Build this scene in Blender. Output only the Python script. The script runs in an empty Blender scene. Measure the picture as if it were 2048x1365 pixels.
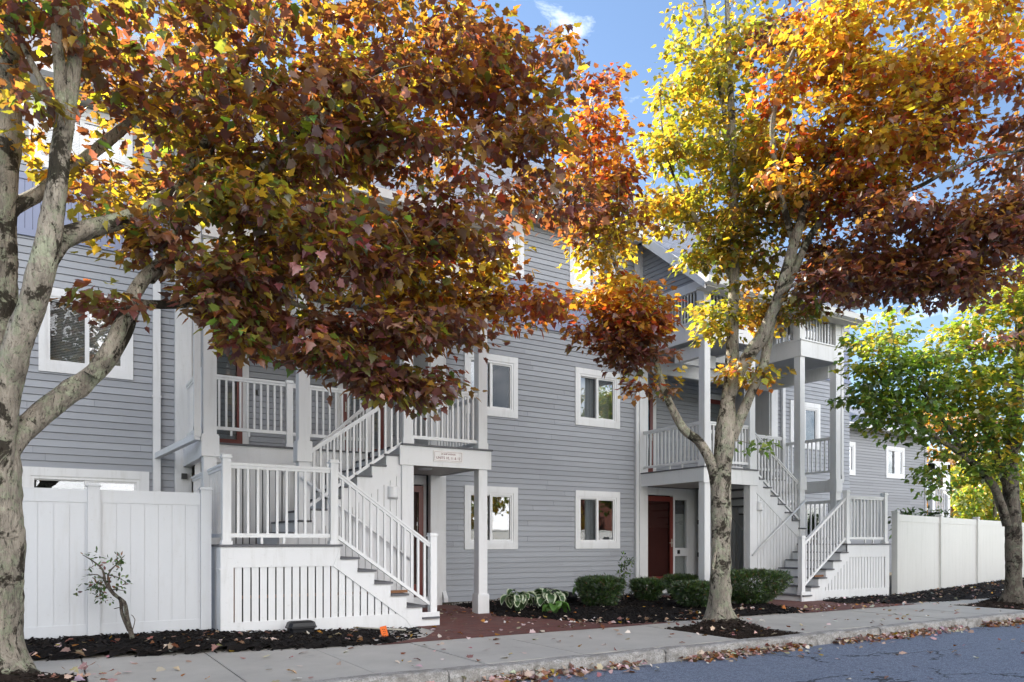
import bpy, math, random
import numpy as np
from mathutils import Vector
R = math.radians
random.seed(7); rng = np.random.default_rng(11)
S = bpy.context.scene
COL = S.collection

# ------------------------------------------------------------------ camera
FPX, CX, HY, EYE = 1500.0, 1024.0, 1085.0, 1.2
AZ = math.atan2(2426, 1500)
cA, sA = math.cos(AZ), math.sin(AZ)
cd = bpy.data.cameras.new('camera'); cam = bpy.data.objects.new('camera', cd); COL.objects.link(cam)
cam.location = (0, 0, EYE); cam.rotation_euler = (R(90), 0, -math.atan2(cA, sA))
cd.sensor_width = 36; cd.lens = FPX / 2048 * 36; cd.shift_y = (HY - 682.5) / 2048
cd.clip_end = 2000; cd.clip_start = 0.05
S.camera = cam

def at(px, py, d):
    r = (px - CX) / FPX * d
    return Vector((cA * d + sA * r, sA * d - cA * r, EYE + (HY - py) / FPX * d))
RIGHT = Vector((sA, -cA, 0)); FWD = Vector((cA, sA, 0)); UP = Vector((0, 0, 1))

# ------------------------------------------------------------------ materials
class NT:
    def __init__(s, name):
        s.m = bpy.data.materials.new(name); s.m.use_nodes = True
        s.t = s.m.node_tree; s.t.nodes.clear()
        s.out = s.n('ShaderNodeOutputMaterial')
    def n(s, typ, **kw):
        nd = s.t.nodes.new(typ)
        for k, v in kw.items(): setattr(nd, k, v)
        return nd
    def l(s, a, b): s.t.links.new(a, b)
    def noise(s, scale, detail=4, rough=.55, co=None, dist=0):
        nd = s.n('ShaderNodeTexNoise'); nd.inputs['Scale'].default_value = scale
        nd.inputs['Detail'].default_value = detail; nd.inputs['Roughness'].default_value = rough
        nd.inputs['Distortion'].default_value = dist
        s.l(co or s.obj(), nd.inputs['Vector']); return nd
    def obj(s):
        if not hasattr(s, '_co'): s._co = s.n('ShaderNodeTexCoord')
        return s._co.outputs['Object']
    def ramp(s, fac, stops):
        nd = s.n('ShaderNodeValToRGB'); e = nd.color_ramp.elements
        while len(e) > 1: e.remove(e[0])
        e[0].position = stops[0][0]; e[0].color = tuple(stops[0][1]) + (1,)
        for p, c in stops[1:]:
            k = e.new(p); k.color = tuple(c) + (1,)
        s.l(fac, nd.inputs['Fac']); return nd.outputs['Color']
    def mix(s, fac, a, b, blend='MIX'):
        nd = s.n('ShaderNodeMix', data_type='RGBA', blend_type=blend)
        for sock, v in ((nd.inputs[0], fac), (nd.inputs[6], a), (nd.inputs[7], b)):
            if isinstance(v, (int, float)): sock.default_value = v
            elif isinstance(v, tuple): sock.default_value = v + (1,)
            else: s.l(v, sock)
        return nd.outputs[2]
    def math(s, op, a, b=0.):
        nd = s.n('ShaderNodeMath', operation=op)
        for sock, v in ((nd.inputs[0], a), (nd.inputs[1], b)):
            if isinstance(v, (int, float)): sock.default_value = v
            else: s.l(v, sock)
        return nd.outputs[0]
    def bsdf(s, col, rough=.6, bump=None, bstr=.3, bdist=.01, metal=0, spec=.4):
        p = s.n('ShaderNodeBsdfPrincipled')
        if isinstance(col, tuple): p.inputs['Base Color'].default_value = col + (1,)
        else: s.l(col, p.inputs['Base Color'])
        if isinstance(rough, (int, float)): p.inputs['Roughness'].default_value = rough
        else: s.l(rough, p.inputs['Roughness'])
        p.inputs['Metallic'].default_value = metal; p.inputs['Specular IOR Level'].default_value = spec
        if bump is not None:
            b = s.n('ShaderNodeBump'); b.inputs['Strength'].default_value = bstr; b.inputs['Distance'].default_value = bdist
            s.l(bump, b.inputs['Height']); s.l(b.outputs['Normal'], p.inputs['Normal'])
        s.l(p.outputs[0], s.out.inputs['Surface']); s.p = p
        return s.m

M = {}
def paint(name, col, rough=.5, var=.06, scale=1.5, spec=.35):
    t = NT(name); n = t.noise(scale, 6, .65); n2 = t.noise(40, 3)
    c = t.mix(t.math('MULTIPLY', n.outputs[0], 1.0), tuple(x * (1 - var) for x in col), tuple(min(1, x * (1 + var)) for x in col))
    if 'white' in name or 'fence' in name:       # rain streaks and scuffs
        mq = t.n('ShaderNodeMapping'); mq.inputs['Scale'].default_value = (1, 1, .14); t.l(t.obj(), mq.inputs['Vector'])
        st = t.noise(7, 6, .7, mq.outputs[0], .3); sc = t.noise(22, 4, .75)
        c = t.mix(t.ramp(st.outputs[0], [(.52, (0, 0, 0)), (.74, (.34, .34, .34))]), c, (.42, .41, .38))
        c = t.mix(t.ramp(sc.outputs[0], [(.62, (0, 0, 0)), (.70, (.28, .28, .28))]), c, (.38, .36, .33))
    M[name] = t.bsdf(c, rough, n2.outputs[0], .08, .002, spec=spec); return t
paint('white_paint', (.69, .69, .70), .45)
paint('white_vinyl', (.71, .71, .72), .32, .03)
paint('fence_warm', (.575, .565, .545), .4, .04, .8)
paint('fence_vinyl', (.57, .58, .605), .3, .03)
paint('trim_grey', (.34, .345, .36), .6)  # plain mid grey for ceilings, bay floors and the wing corner trim
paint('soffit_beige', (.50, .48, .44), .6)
paint('deck_grey', (.115, .115, .125), .7, .25, 9)
paint('door_red', (.15, .032, .025), .3, .12)
paint('door_panel', (.10, .032, .028), .3, .12)
paint('black_plastic', (.012, .012, .014), .4, .2)
paint('wood_brown', (.20, .09, .04), .6, .2, 6)
paint('curtain', (.42, .43, .45), .9, .08)
paint('blind', (.62, .62, .60), .9, .05)
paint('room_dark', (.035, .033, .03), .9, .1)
paint('orange_card', (.85, .17, .03), .6, .05)
paint('metal_dark', (.04, .04, .04), .4)
paint('sign_white', (.75, .73, .72), .4, .03)
paint('sign_ink', (.17, .03, .04), .5, .05)
paint('ground_soil', (.07, .06, .045), .95, .3)
paint('pale_pipe', (.45, .42, .36), .6, .1)
paint('grass_far', (.09, .12, .03), .95, .3, .3)
def siding_mat(name, col):
    t = NT(name); g = t.n('ShaderNodeNewGeometry')
    r = t.ramp(g.outputs['Random Per Island'], [(0, tuple(x * .89 for x in col)), (1, tuple(x * 1.07 for x in col))])
    mp = t.n('ShaderNodeMapping'); mp.inputs['Scale'].default_value = (1.2, 1.2, 12); t.l(t.obj(), mp.inputs['Vector'])
    n = t.noise(3, 6, .6, mp.outputs[0]); big = t.noise(.5, 3)
    c = t.mix(t.math('MULTIPLY', n.outputs[0], .22), r, (.12, .12, .13))
    c = t.mix(t.math('MULTIPLY', big.outputs[0], .12), c, (.5, .5, .52))
    mp2 = t.n('ShaderNodeMapping'); mp2.inputs['Scale'].default_value = (2, 2, 60); t.l(t.obj(), mp2.inputs['Vector'])
    gr = t.noise(4, 4, .6, mp2.outputs[0])
    M[name] = t.bsdf(c, .62, gr.outputs[0], .15, .003, spec=.3)
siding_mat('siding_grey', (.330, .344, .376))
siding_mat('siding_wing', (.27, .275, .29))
paint('panel_blue', (.235, .26, .37), .6, .05)
# glass: sharp mirror over a view into the room
def glass(name, f0=.12, tint=.84):
    t = NT(name); tr = t.n('ShaderNodeBsdfTransparent'); tr.inputs['Color'].default_value = (tint * .98, tint, tint, 1)
    gl = t.n('ShaderNodeBsdfGlossy'); gl.inputs['Roughness'].default_value = .015; gl.inputs['Color'].default_value = (.95, .96, 1, 1)
    n = t.noise(1.3, 2); b = t.n('ShaderNodeBump'); b.inputs['Strength'].default_value = .03; b.inputs['Distance'].default_value = .05
    t.l(n.outputs[0], b.inputs['Height']); t.l(b.outputs[0], gl.inputs['Normal'])
    lw = t.n('ShaderNodeLayerWeight'); lw.inputs['Blend'].default_value = .5
    f = t.math('ADD', t.math('MULTIPLY', t.math('POWER', lw.outputs['Facing'], 4.0), .8), f0)
    mx = t.n('ShaderNodeMixShader'); t.l(f, mx.inputs[0]); t.l(tr.outputs[0], mx.inputs[1]); t.l(gl.outputs[0], mx.inputs[2])
    t.l(mx.outputs[0], t.out.inputs['Surface']); M[name] = t.m
glass('window_glass', .09); glass('glass_bright', .2); glass('door_glass', .03); glass('screened_glass', .03, .70)
def shingles():
    t = NT('roof_shingle'); co = t.n('ShaderNodeTexCoord')
    br = t.n('ShaderNodeTexBrick'); br.inputs['Scale'].default_value = 1.0
    br.inputs['Brick Width'].default_value = .3; br.inputs['Row Height'].default_value = .15; br.inputs['Mortar Size'].default_value = .008
    br.inputs['Color1'].default_value = (.20, .22, .27, 1); br.inputs['Color2'].default_value = (.27, .29, .35, 1); br.inputs['Mortar'].default_value = (.06, .065, .08, 1)
    t.l(co.outputs['UV'], br.inputs['Vector'])
    n = t.noise(30, 3)
    c = t.mix(t.math('MULTIPLY', n.outputs[0], .4), br.outputs[0], (.12, .13, .16))
    M['roof_shingle'] = t.bsdf(c, .85, br.outputs[1], .6, -.02)
shingles()
def asphalt():
    t = NT('asphalt'); n = t.noise(70, 4, .8); big = t.noise(.35, 5, .6)
    v = t.n('ShaderNodeTexVoronoi'); v.inputs['Scale'].default_value = 110; t.l(t.obj(), v.inputs['Vector'])
    c = t.ramp(n.outputs[0], [(.32, (.066, .082, .115)), (.50, (.165, .20, .275)), (.66, (.46, .50, .58))])
    co2 = t.noise(28, 3, .6); c = t.mix(t.ramp(co2.outputs[0], [(.40, (.5, .5, .5)), (.55, (0, 0, 0))]), c, (.055, .07, .11)); c = t.mix(t.math('MULTIPLY', big.outputs[0], .25), c, (.15, .178, .24))
    # thin wandering cracks (real gaps in the surface, sealed dark)
    mp = t.n('ShaderNodeMapping'); mp.inputs['Scale'].default_value = (.33, .85, 1); mp.inputs['Rotation'].default_value = (0, 0, .06); t.l(t.obj(), mp.inputs['Vector'])
    nz = t.noise(1.6, 5, .7, mp.outputs[0]); vm = t.n('ShaderNodeVectorMath', operation='MULTIPLY_ADD')
    t.l(nz.outputs['Color'], vm.inputs[0]); vm.inputs[1].default_value = (.5, .5, .5); t.l(mp.outputs[0], vm.inputs[2])
    vc = t.n('ShaderNodeTexVoronoi', feature='DISTANCE_TO_EDGE'); vc.inputs['Scale'].default_value = .8; t.l(vm.outputs[0], vc.inputs['Vector'])
    gate = t.noise(.5, 2); lim = t.math('MULTIPLY', t.math('GREATER_THAN', gate.outputs[0], .48), .0065)
    cr = t.math('LESS_THAN', vc.outputs['Distance'], lim)
    c = t.mix(t.math('MULTIPLY', cr, .8), c, (.012, .012, .014))
    M['asphalt'] = t.bsdf(c, .85, v.outputs[0], .8, .01)
asphalt()
def concrete():
    t = NT('concrete'); big = t.noise(.9, 6, .65); sp = t.noise(120, 2, .6); g = t.n('ShaderNodeNewGeometry')
    st = t.noise(2.3, 4, .7)
    c = t.ramp(big.outputs[0], [(.3, (.365, .34, .305)), (.7, (.48, .452, .405))])
    c = t.mix(t.ramp(g.outputs['Random Per Island'], [(0, (0, 0, 0)), (1, (.35, .35, .35))]), c, (.44, .43, .42))
    c = t.mix(t.ramp(st.outputs[0], [(.60, (0, 0, 0)), (.75, (.35, .35, .35))]), c, (.17, .155, .14))
    c = t.mix(t.ramp(sp.outputs[0], [(.55, (0, 0, 0)), (.75, (.3, .3, .3))]), c, (.22, .2, .19))
    M['concrete'] = t.bsdf(c, .85, sp.outputs[0], .2, .003)
concrete()
def granite():
    t = NT('granite'); a = t.noise(60, 4, .8); b = t.noise(7, 6, .7); c3 = t.noise(1.2, 4)
    c = t.ramp(a.outputs[0], [(.32, (.10, .095, .09)), (.5, (.33, .31, .29)), (.68, (.50, .48, .46))])
    c = t.mix(t.ramp(b.outputs[0], [(.44, (0, 0, 0)), (.64, (.8, .8, .8))]), c, (.12, .105, .09))
    c = t.mix(t.math('MULTIPLY', c3.outputs[0], .3), c, (.42, .40, .37))
    M['granite'] = t.bsdf(c, .8, b.outputs[0], .8, .015)
granite()
def brick():
    t = NT('brick_paving'); br = t.n('ShaderNodeTexBrick'); mp = t.n('ShaderNodeMapping'); mp.inputs['Rotation'].default_value = (0, 0, R(45)); t.l(t.obj(), mp.inputs['Vector']); t.l(mp.outputs[0], br.inputs['Vector'])
    br.inputs['Scale'].default_value = 1; br.inputs['Brick Width'].default_value = .2; br.inputs['Row Height'].default_value = .1; br.inputs['Mortar Size'].default_value = .004
    br.inputs['Color1'].default_value = (.16, .045, .032, 1); br.inputs['Color2'].default_value = (.105, .034, .027, 1); br.inputs['Mortar'].default_value = (.05, .035, .03, 1)
    n = t.noise(6, 5, .7); c = t.mix(t.ramp(n.outputs[0], [(.4, (0, 0, 0)), (.75, (.5, .5, .5))]), br.outputs[0], (.16, .11, .10))
    M['brick_paving'] = t.bsdf(c, .8, br.outputs[1], .4, -.006)
brick()
def mulch():
    t = NT('mulch'); n = t.noise(55, 6, .8); g = t.n('ShaderNodeNewGeometry')
    c = t.ramp(n.outputs[0], [(.3, (.004, .003, .003)), (.6, (.014, .011, .010)), (.8, (.045, .034, .028))])
    c = t.mix(t.ramp(g.outputs['Random Per Island'], [(.6, (0, 0, 0)), (1, (.8, .8, .8))]), c, (.028, .02, .017))
    M['mulch'] = t.bsdf(c, .9, n.outputs[0], 1, .02, spec=.2)
mulch()
def soil():
    t = NT('pit_soil'); n = t.noise(40, 6, .8); g = t.n('ShaderNodeNewGeometry')
    c = t.ramp(n.outputs[0], [(.3, (.014, .010, .008)), (.6, (.045, .032, .025)), (.8, (.10, .075, .06))])
    c = t.mix(t.ramp(g.outputs['Random Per Island'], [(.6, (0, 0, 0)), (1, (.8, .8, .8))]), c, (.06, .045, .038))
    M['pit_soil'] = t.bsdf(c, .95, n.outputs[0], 1, .02, spec=.1)
soil()
def bark(name, pale, dark, lich):
    t = NT(name)
    mp = t.n('ShaderNodeMapping'); mp.inputs['Scale'].default_value = (1, 1, .35); t.l(t.obj(), mp.inputs['Vector'])
    n = t.noise(5, 6, .7, mp.outputs[0]); f = t.noise(30, 6, .8, mp.outputs[0], .8); b = t.noise(2.6, 5, .75, None, .5)
    k = t.noise(7, 6, .8); k2 = t.noise(3.1, 6, .75)
    c = t.ramp(n.outputs[0], [(.34, tuple(x * .5 for x in pale)), (.5, pale), (.66, tuple(min(1, x * 1.45) for x in pale))])
    c = t.mix(t.ramp(k.outputs[0], [(.51, (0, 0, 0)), (.56, (.8, .8, .8))]), c, lich)
    c = t.mix(t.ramp(k2.outputs[0], [(.56, (0, 0, 0)), (.62, (.75, .75, .75))]), c, tuple(min(1, x * 1.5) for x in lich))
    c = t.mix(t.ramp(b.outputs[0], [(.525, (0, 0, 0)), (.575, (.92, .92, .92))]), c, tuple(x * 1.2 for x in dark))
    vd = t.n('ShaderNodeVectorMath', operation='MULTIPLY_ADD'); t.l(n.outputs['Color'], vd.inputs[0]); vd.inputs[1].default_value = (.25, .25, .25); t.l(mp.outputs[0], vd.inputs[2])
    v = t.n('ShaderNodeTexVoronoi'); v.inputs['Scale'].default_value = 21; t.l(vd.outputs[0], v.inputs['Vector'])
    gate = t.noise(6, 4, .7); lim = t.math('MULTIPLY', t.math('SUBTRACT', gate.outputs[0], .42), 1.5)
    c = t.mix(t.math('MULTIPLY', t.math('LESS_THAN', v.outputs['Distance'], lim), .85), c, dark)
    c = t.mix(t.ramp(f.outputs[0], [(.36, (.75, .75, .75)), (.48, (0, 0, 0))]), c, dark)
    mp3 = t.n('ShaderNodeMapping'); mp3.inputs['Scale'].default_value = (1, 1, .16); t.l(t.obj(), mp3.inputs['Vector'])
    rg = t.noise(34, 5, .7, mp3.outputs[0], 1.2)
    c = t.mix(t.ramp(rg.outputs[0], [(.33, (.6, .6, .6)), (.41, (0, 0, 0))]), c, tuple(x * 2.5 for x in dark))
    M[name] = t.bsdf(c, .9, t.math('ADD', f.outputs[0], t.math('MULTIPLY', rg.outputs[0], 1.5)), 1.0, .03, spec=.15)
bark('bark_grey', (.40, .345, .28), (.030, .024, .017), (.36, .375, .26))
bark('bark_brown', (.17, .14, .115), (.025, .02, .016), (.20, .20, .15))
def leafmat(name, tf=.5, gloss=.06):
    t = NT(name)
    a = t.n('ShaderNodeAttribute', attribute_name='refl'); b = t.n('ShaderNodeAttribute', attribute_name='trans')
    d = t.n('ShaderNodeBsdfDiffuse'); t.l(a.outputs['Color'], d.inputs['Color'])
    tr = t.n('ShaderNodeBsdfTranslucent'); t.l(b.outputs['Color'], tr.inputs['Color'])
    mx = t.n('ShaderNodeMixShader'); mx.inputs[0].default_value = tf; t.l(d.outputs[0], mx.inputs[1]); t.l(tr.outputs[0], mx.inputs[2])
    g = t.n('ShaderNodeBsdfGlossy'); g.inputs['Roughness'].default_value = .42; g.inputs['Color'].default_value = (1, 1, 1, 1)
    m2 = t.n('ShaderNodeMixShader'); m2.inputs[0].default_value = gloss; t.l(mx.outputs[0], m2.inputs[1]); t.l(g.outputs[0], m2.inputs[2])
    t.l(m2.outputs[0], t.out.inputs['Surface']); M[name] = t.m
leafmat('maple_leaf', .55, .05); leafmat('litter_leaf', .2, .03); leafmat('shrub_leaf', .25, .07)

# ------------------------------------------------------------------ mesh helpers
def tag(o, label=None, cat=None, group=None, kind=None):
    if label: o['label'] = label
    if cat: o['category'] = cat
    if group: o['group'] = group
    if kind: o['kind'] = kind
    return o
def empty(name, loc, label, cat, group=None):
    o = bpy.data.objects.new(name, None); COL.objects.link(o); o.location = loc; o.empty_display_size = .2
    return tag(o, label, cat, group)
def base_of(o):
    v = Vector((0, 0, 0))
    while o is not None: v += Vector(o.location); o = o.parent
    return v
def link(name, me, parent=None, mat=None):
    o = bpy.data.objects.new(name, me); COL.objects.link(o)
    if mat is not None:
        for m in (mat if isinstance(mat, (list, tuple)) else [mat]): me.materials.append(M[m] if isinstance(m, str) else m)
    if parent is not None: o.parent = parent
    return o
class MB:
    def __init__(s): s.v = []; s.f = []; s.mi = []; s.cur = 0; s.smooth = False
    def add(s, vs, fs):
        b = len(s.v); s.v += [tuple(v) for v in vs]
        for f in fs: s.f.append([b + i for i in f]); s.mi.append(s.cur)
    def box(s, x0, x1, y0, y1, z0, z1):
        if x0 > x1: x0, x1 = x1, x0
        if y0 > y1: y0, y1 = y1, y0
        s.add([(x0, y0, z0), (x1, y0, z0), (x1, y1, z0), (x0, y1, z0), (x0, y0, z1), (x1, y0, z1), (x1, y1, z1), (x0, y1, z1)],
              [(3, 2, 1, 0), (4, 5, 6, 7), (0, 1, 5, 4), (1, 2, 6, 5), (2, 3, 7, 6), (3, 0, 4, 7)])
    def bar(s, p, q, w, h):      # rectangular bar from p to q, h measured vertically, w across
        p, q = Vector(p), Vector(q); d = (q - p).normalized()
        side = d.cross(UP); side = side.normalized() if side.length > 1e-4 else Vector((1, 0, 0))
        u = Vector((0, 0, 1)) if abs(d.z) < .95 else Vector((0, 1, 0))
        vs = [c + side * a * w / 2 + u * b * h / 2 for c in (p, q) for a, b in ((-1, -1), (1, -1), (1, 1), (-1, 1))]
        s.add(vs, [(0, 3, 2, 1), (4, 5, 6, 7), (0, 1, 5, 4), (1, 2, 6, 5), (2, 3, 7, 6), (3, 0, 4, 7)])
    def prism_y(s, pts, y0, y1):   # polygon in (x, z) pushed along y
        n = len(pts)
        s.add([(x, y0, z) for x, z in pts] + [(x, y1, z) for x, z in pts],
              [list(range(n)), list(range(2 * n - 1, n - 1, -1))] + [[(i + 1) % n, i, n + i, n + (i + 1) % n] for i in range(n)])
    def prism_x(s, pts, x0, x1):   # polygon in (y, z) pushed along x
        n = len(pts)
        s.add([(x0, y, z) for y, z in pts] + [(x1, y, z) for y, z in pts],
              [list(range(n)), list(range(2 * n - 1, n - 1, -1))] + [[(i + 1) % n, i, n + i, n + (i + 1) % n] for i in range(n)])
    def tube(s, pts, rads, seg=10, cap=True, jitter=0):
        pts = [Vector(p) for p in pts]; n = len(pts); b = len(s.v)
        t = (pts[1] - pts[0]).normalized(); a = t.orthogonal().normalized()
        for i, p in enumerate(pts):
            t = (pts[min(i + 1, n - 1)] - pts[max(i - 1, 0)]).normalized()
            a = (a - t * a.dot(t)); a = a.normalized() if a.length > 1e-6 else t.orthogonal().normalized()
            c = t.cross(a); r = rads[i] if hasattr(rads, '__len__') else rads
            for k in range(seg):
                an = 2 * math.pi * k / seg
                rr = r * (1 + (random.uniform(-jitter, jitter) if jitter else 0))
                s.v.append(tuple(p + (a * math.cos(an) + c * math.sin(an)) * rr))
        for i in range(n - 1):
            for k in range(seg):
                s.f.append([b + i * seg + k, b + i * seg + (k + 1) % seg, b + (i + 1) * seg + (k + 1) % seg, b + (i + 1) * seg + k]); s.mi.append(s.cur)
        if cap:
            s.f.append([b + k for k in range(seg)][::-1]); s.mi.append(s.cur)
            s.f.append([b + (n - 1) * seg + k for k in range(seg)]); s.mi.append(s.cur)
    def build(s, name, mat, parent=None, smooth=None, origin=None):
        if not s.v: return None
        org = base_of(parent) if parent is not None else Vector(origin or (0, 0, 0))
        me = bpy.data.meshes.new(name)
        me.from_pydata([(x - org.x, y - org.y, z - org.z) for x, y, z in s.v], [], s.f)
        if any(s.mi): me.polygons.foreach_set('material_index', s.mi)
        if smooth or (smooth is None and s.smooth): me.polygons.foreach_set('use_smooth', [True] * len(me.polygons))
        me.update()
        o = link(name, me, parent, mat)
        if parent is None: o.location = org
        return o
def one(name, mat, parent, *boxes):
    m = MB()
    for b in boxes: m.box(*b)
    return m.build(name, mat, parent)

def siding(mb, tf, u0, u1, z0, z1, holes=(), clip=None, zstart=0.0, ex=.111):
    """lapped boards; tf(u, out, z) -> world; holes = (u0,u1,z0,z1); clip(z) -> (ua,ub) limits"""
    k = math.floor((z0 - zstart) / ex)
    while zstart + k * ex < z1 - 1e-6:
        za, zb = zstart + k * ex, zstart + (k + 1) * ex
        cuts = sorted({max(za, z0), min(zb, z1)} | {z for h in holes for z in (h[2], h[3]) if max(za, z0) < z < min(zb, z1)})
        # board joints differ per course
        rr = random.Random(k * 77 + int(u0 * 13)); joints = []; x = u0 + rr.uniform(.8, 3.6)
        while x < u1: joints.append(x); x += rr.uniform(2.6, 3.7)
        for a, b in zip(cuts, cuts[1:]):
            if b - a < 1e-4: continue
            lo, hi = u0, u1
            if clip: lo, hi = clip((a + b) / 2); lo, hi = max(lo, u0), min(hi, u1)
            ivs = [(lo, hi)]
            for h in holes:
                if h[2] <= a + 1e-6 and h[3] >= b - 1e-6:
                    ivs = [q for (p0, p1) in ivs for q in ((p0, min(p1, h[0])), (max(p0, h[1]), p1)) if q[1] - q[0] > 1e-3]
            for (p0, p1) in ivs:
                if p1 - p0 < 1e-3: continue
                xs = [p0] + [j for j in joints if p0 + .05 < j < p1 - .05] + [p1]
                for q0, q1 in zip(xs, xs[1:]):
                    if q0 > p0: q0 += .002
                    off = rr.uniform(0, .0015)
                    oa = .016 * (1 - (a - za) / ex) + off; ob = .016 * (1 - (b - za) / ex) + off
                    top = zb - b < 1e-6; bt = b - .0065 if top else b
                    vs = [tf(q0, oa, a), tf(q1, oa, a), tf(q1, ob, bt), tf(q0, ob, bt)]
                    fs = [(0, 1, 2, 3)]
                    if top: vs += [tf(q0, -.02, bt), tf(q1, -.02, bt), tf(q1, -.02, zb + .004), tf(q0, -.02, zb + .004)]; fs += [(3, 2, 5, 4), (4, 5, 6, 7)]
                    if a - za < 1e-6:
                        n_ = len(vs); vs += [tf(q0, -.02, a), tf(q1, -.02, a)]; fs.append((0, n_, n_ + 1, 1))
                    mb.add(vs, fs)
        k += 1

# ------------------------------------------------------------------ building
FY, RY, XM = 13.45, 14.70, 9.2
def mir(u): return 2 * XM - u
bld = empty('apartment_building', (XM, FY, 0), 'long grey clapboard apartment building with white trimmed windows behind the maples', 'building')
TZ = 8.15
wins = []      # x0,x1,z0,z1, style
def both(a, b): return [(a, b), tuple(sorted((mir(a), mir(b))))]
for a, b in both(-.126, 1.158): wins.append((a, b, 3.80, 5.09))
for a, b in both(7.172, 8.444): wins.append((a, b, 3.815, 5.095)); wins.append((a, b, 1.055, 2.356))
for a, b in both(7.20, 8.60): wins.append((a, b, 6.81, 7.92))
for a, b in both(-.25, 1.15): wins.append((a, b, 6.9, 7.95))
sliders = [(a, b, .12, 2.34) for a, b in both(-.367, 1.39)]
holes = [w for w in wins] + sliders
LR, RR_ = (2.0, 6.40), tuple(sorted((mir(2.0), mir(6.40))))
band = (5.86, 6.72)
wl = MB()
front = lambda u, o, z: (u, FY - o, z)
XL, XR = -9.0, 19.9
rec = [(LR[0], LR[1], -1, 9), (RR_[0], RR_[1], -1, 9)]
siding(wl, front, XL, XR, -.02, band[0], holes + rec)
siding(wl, front, XL, XR, band[1], TZ, holes + rec)
for (a, b) in (LR, RR_):       # recessed rear walls of the two upper porches
    siding(wl, lambda u, o, z: (u, RY - o, z), a, b, 2.82, TZ, [])
    # return walls that close the recess
    siding(wl, lambda u, o, z, b=b: (b - o, u, z), FY, RY, 2.82, TZ, [])
    siding(wl, lambda u, o, z, a=a: (a + o, u, z), FY, RY, 2.82, TZ, [])
siding(wl, lambda u, o, z: (XR + o, u, z), FY, 21.5, -.02, 9.2, [])
wall = wl.build('wall', 'siding_grey', bld)
m = MB()   # vertical board band between second and third floors
xs_excl = [LR, RR_] + [(w[0], w[1]) for w in wins if w[2] < band[1] and w[3] > band[0]]
x = XL
while x < XR:
    if not any(a - .05 < x + .05 < b + .05 for a, b in (LR, RR_)): m.box(x + .003, x + .098, FY - .012, FY + .02, band[0], band[1])
    elif m.v: m.build('board_band', 'panel_blue', bld); m = MB()
    x += .1
m.build('board_band', 'panel_blue', bld)
for a, b in ((XL, LR[0] - .25), (LR[1] + .1, RR_[0] - .3), (RR_[1] + .3, XR)):
    one('band_moulding', 'panel_blue', bld, (a, b, FY - .05, FY - .012, band[0] - .05, band[0] + .05)); one('band_moulding', 'panel_blue', bld, (a, b, FY - .03, FY - .012, band[1] - .06, band[1] + .03))
one('rear_wall', 'siding_grey', bld, (XL, XR, 21.4, 21.6, -.3, 8.9))
one('end_wall', 'siding_grey', bld, (XL, XL + .15, FY + .1, 21.4, -.3, 8.2))
one('floor_slab', 'room_dark', bld, (XL + .2, XR - .2, FY + .24, 21.3, 2.56, 2.78)); one('floor_slab', 'room_dark', bld, (XL + .2, XR - .2, RY + .24, 21.3, 5.3, 5.5)); one('floor_slab', 'room_dark', bld, (XL + .2, XR - .2, FY + .02, 21.3, 8.07, 8.12))
for q_ in ((XL, LR[0]), (LR[1], RR_[0]), (RR_[1], XR)): one('foundation', 'ground_soil', bld, (q_[0], q_[1], FY - .004, FY + .2, -.5, 0.0))

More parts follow.
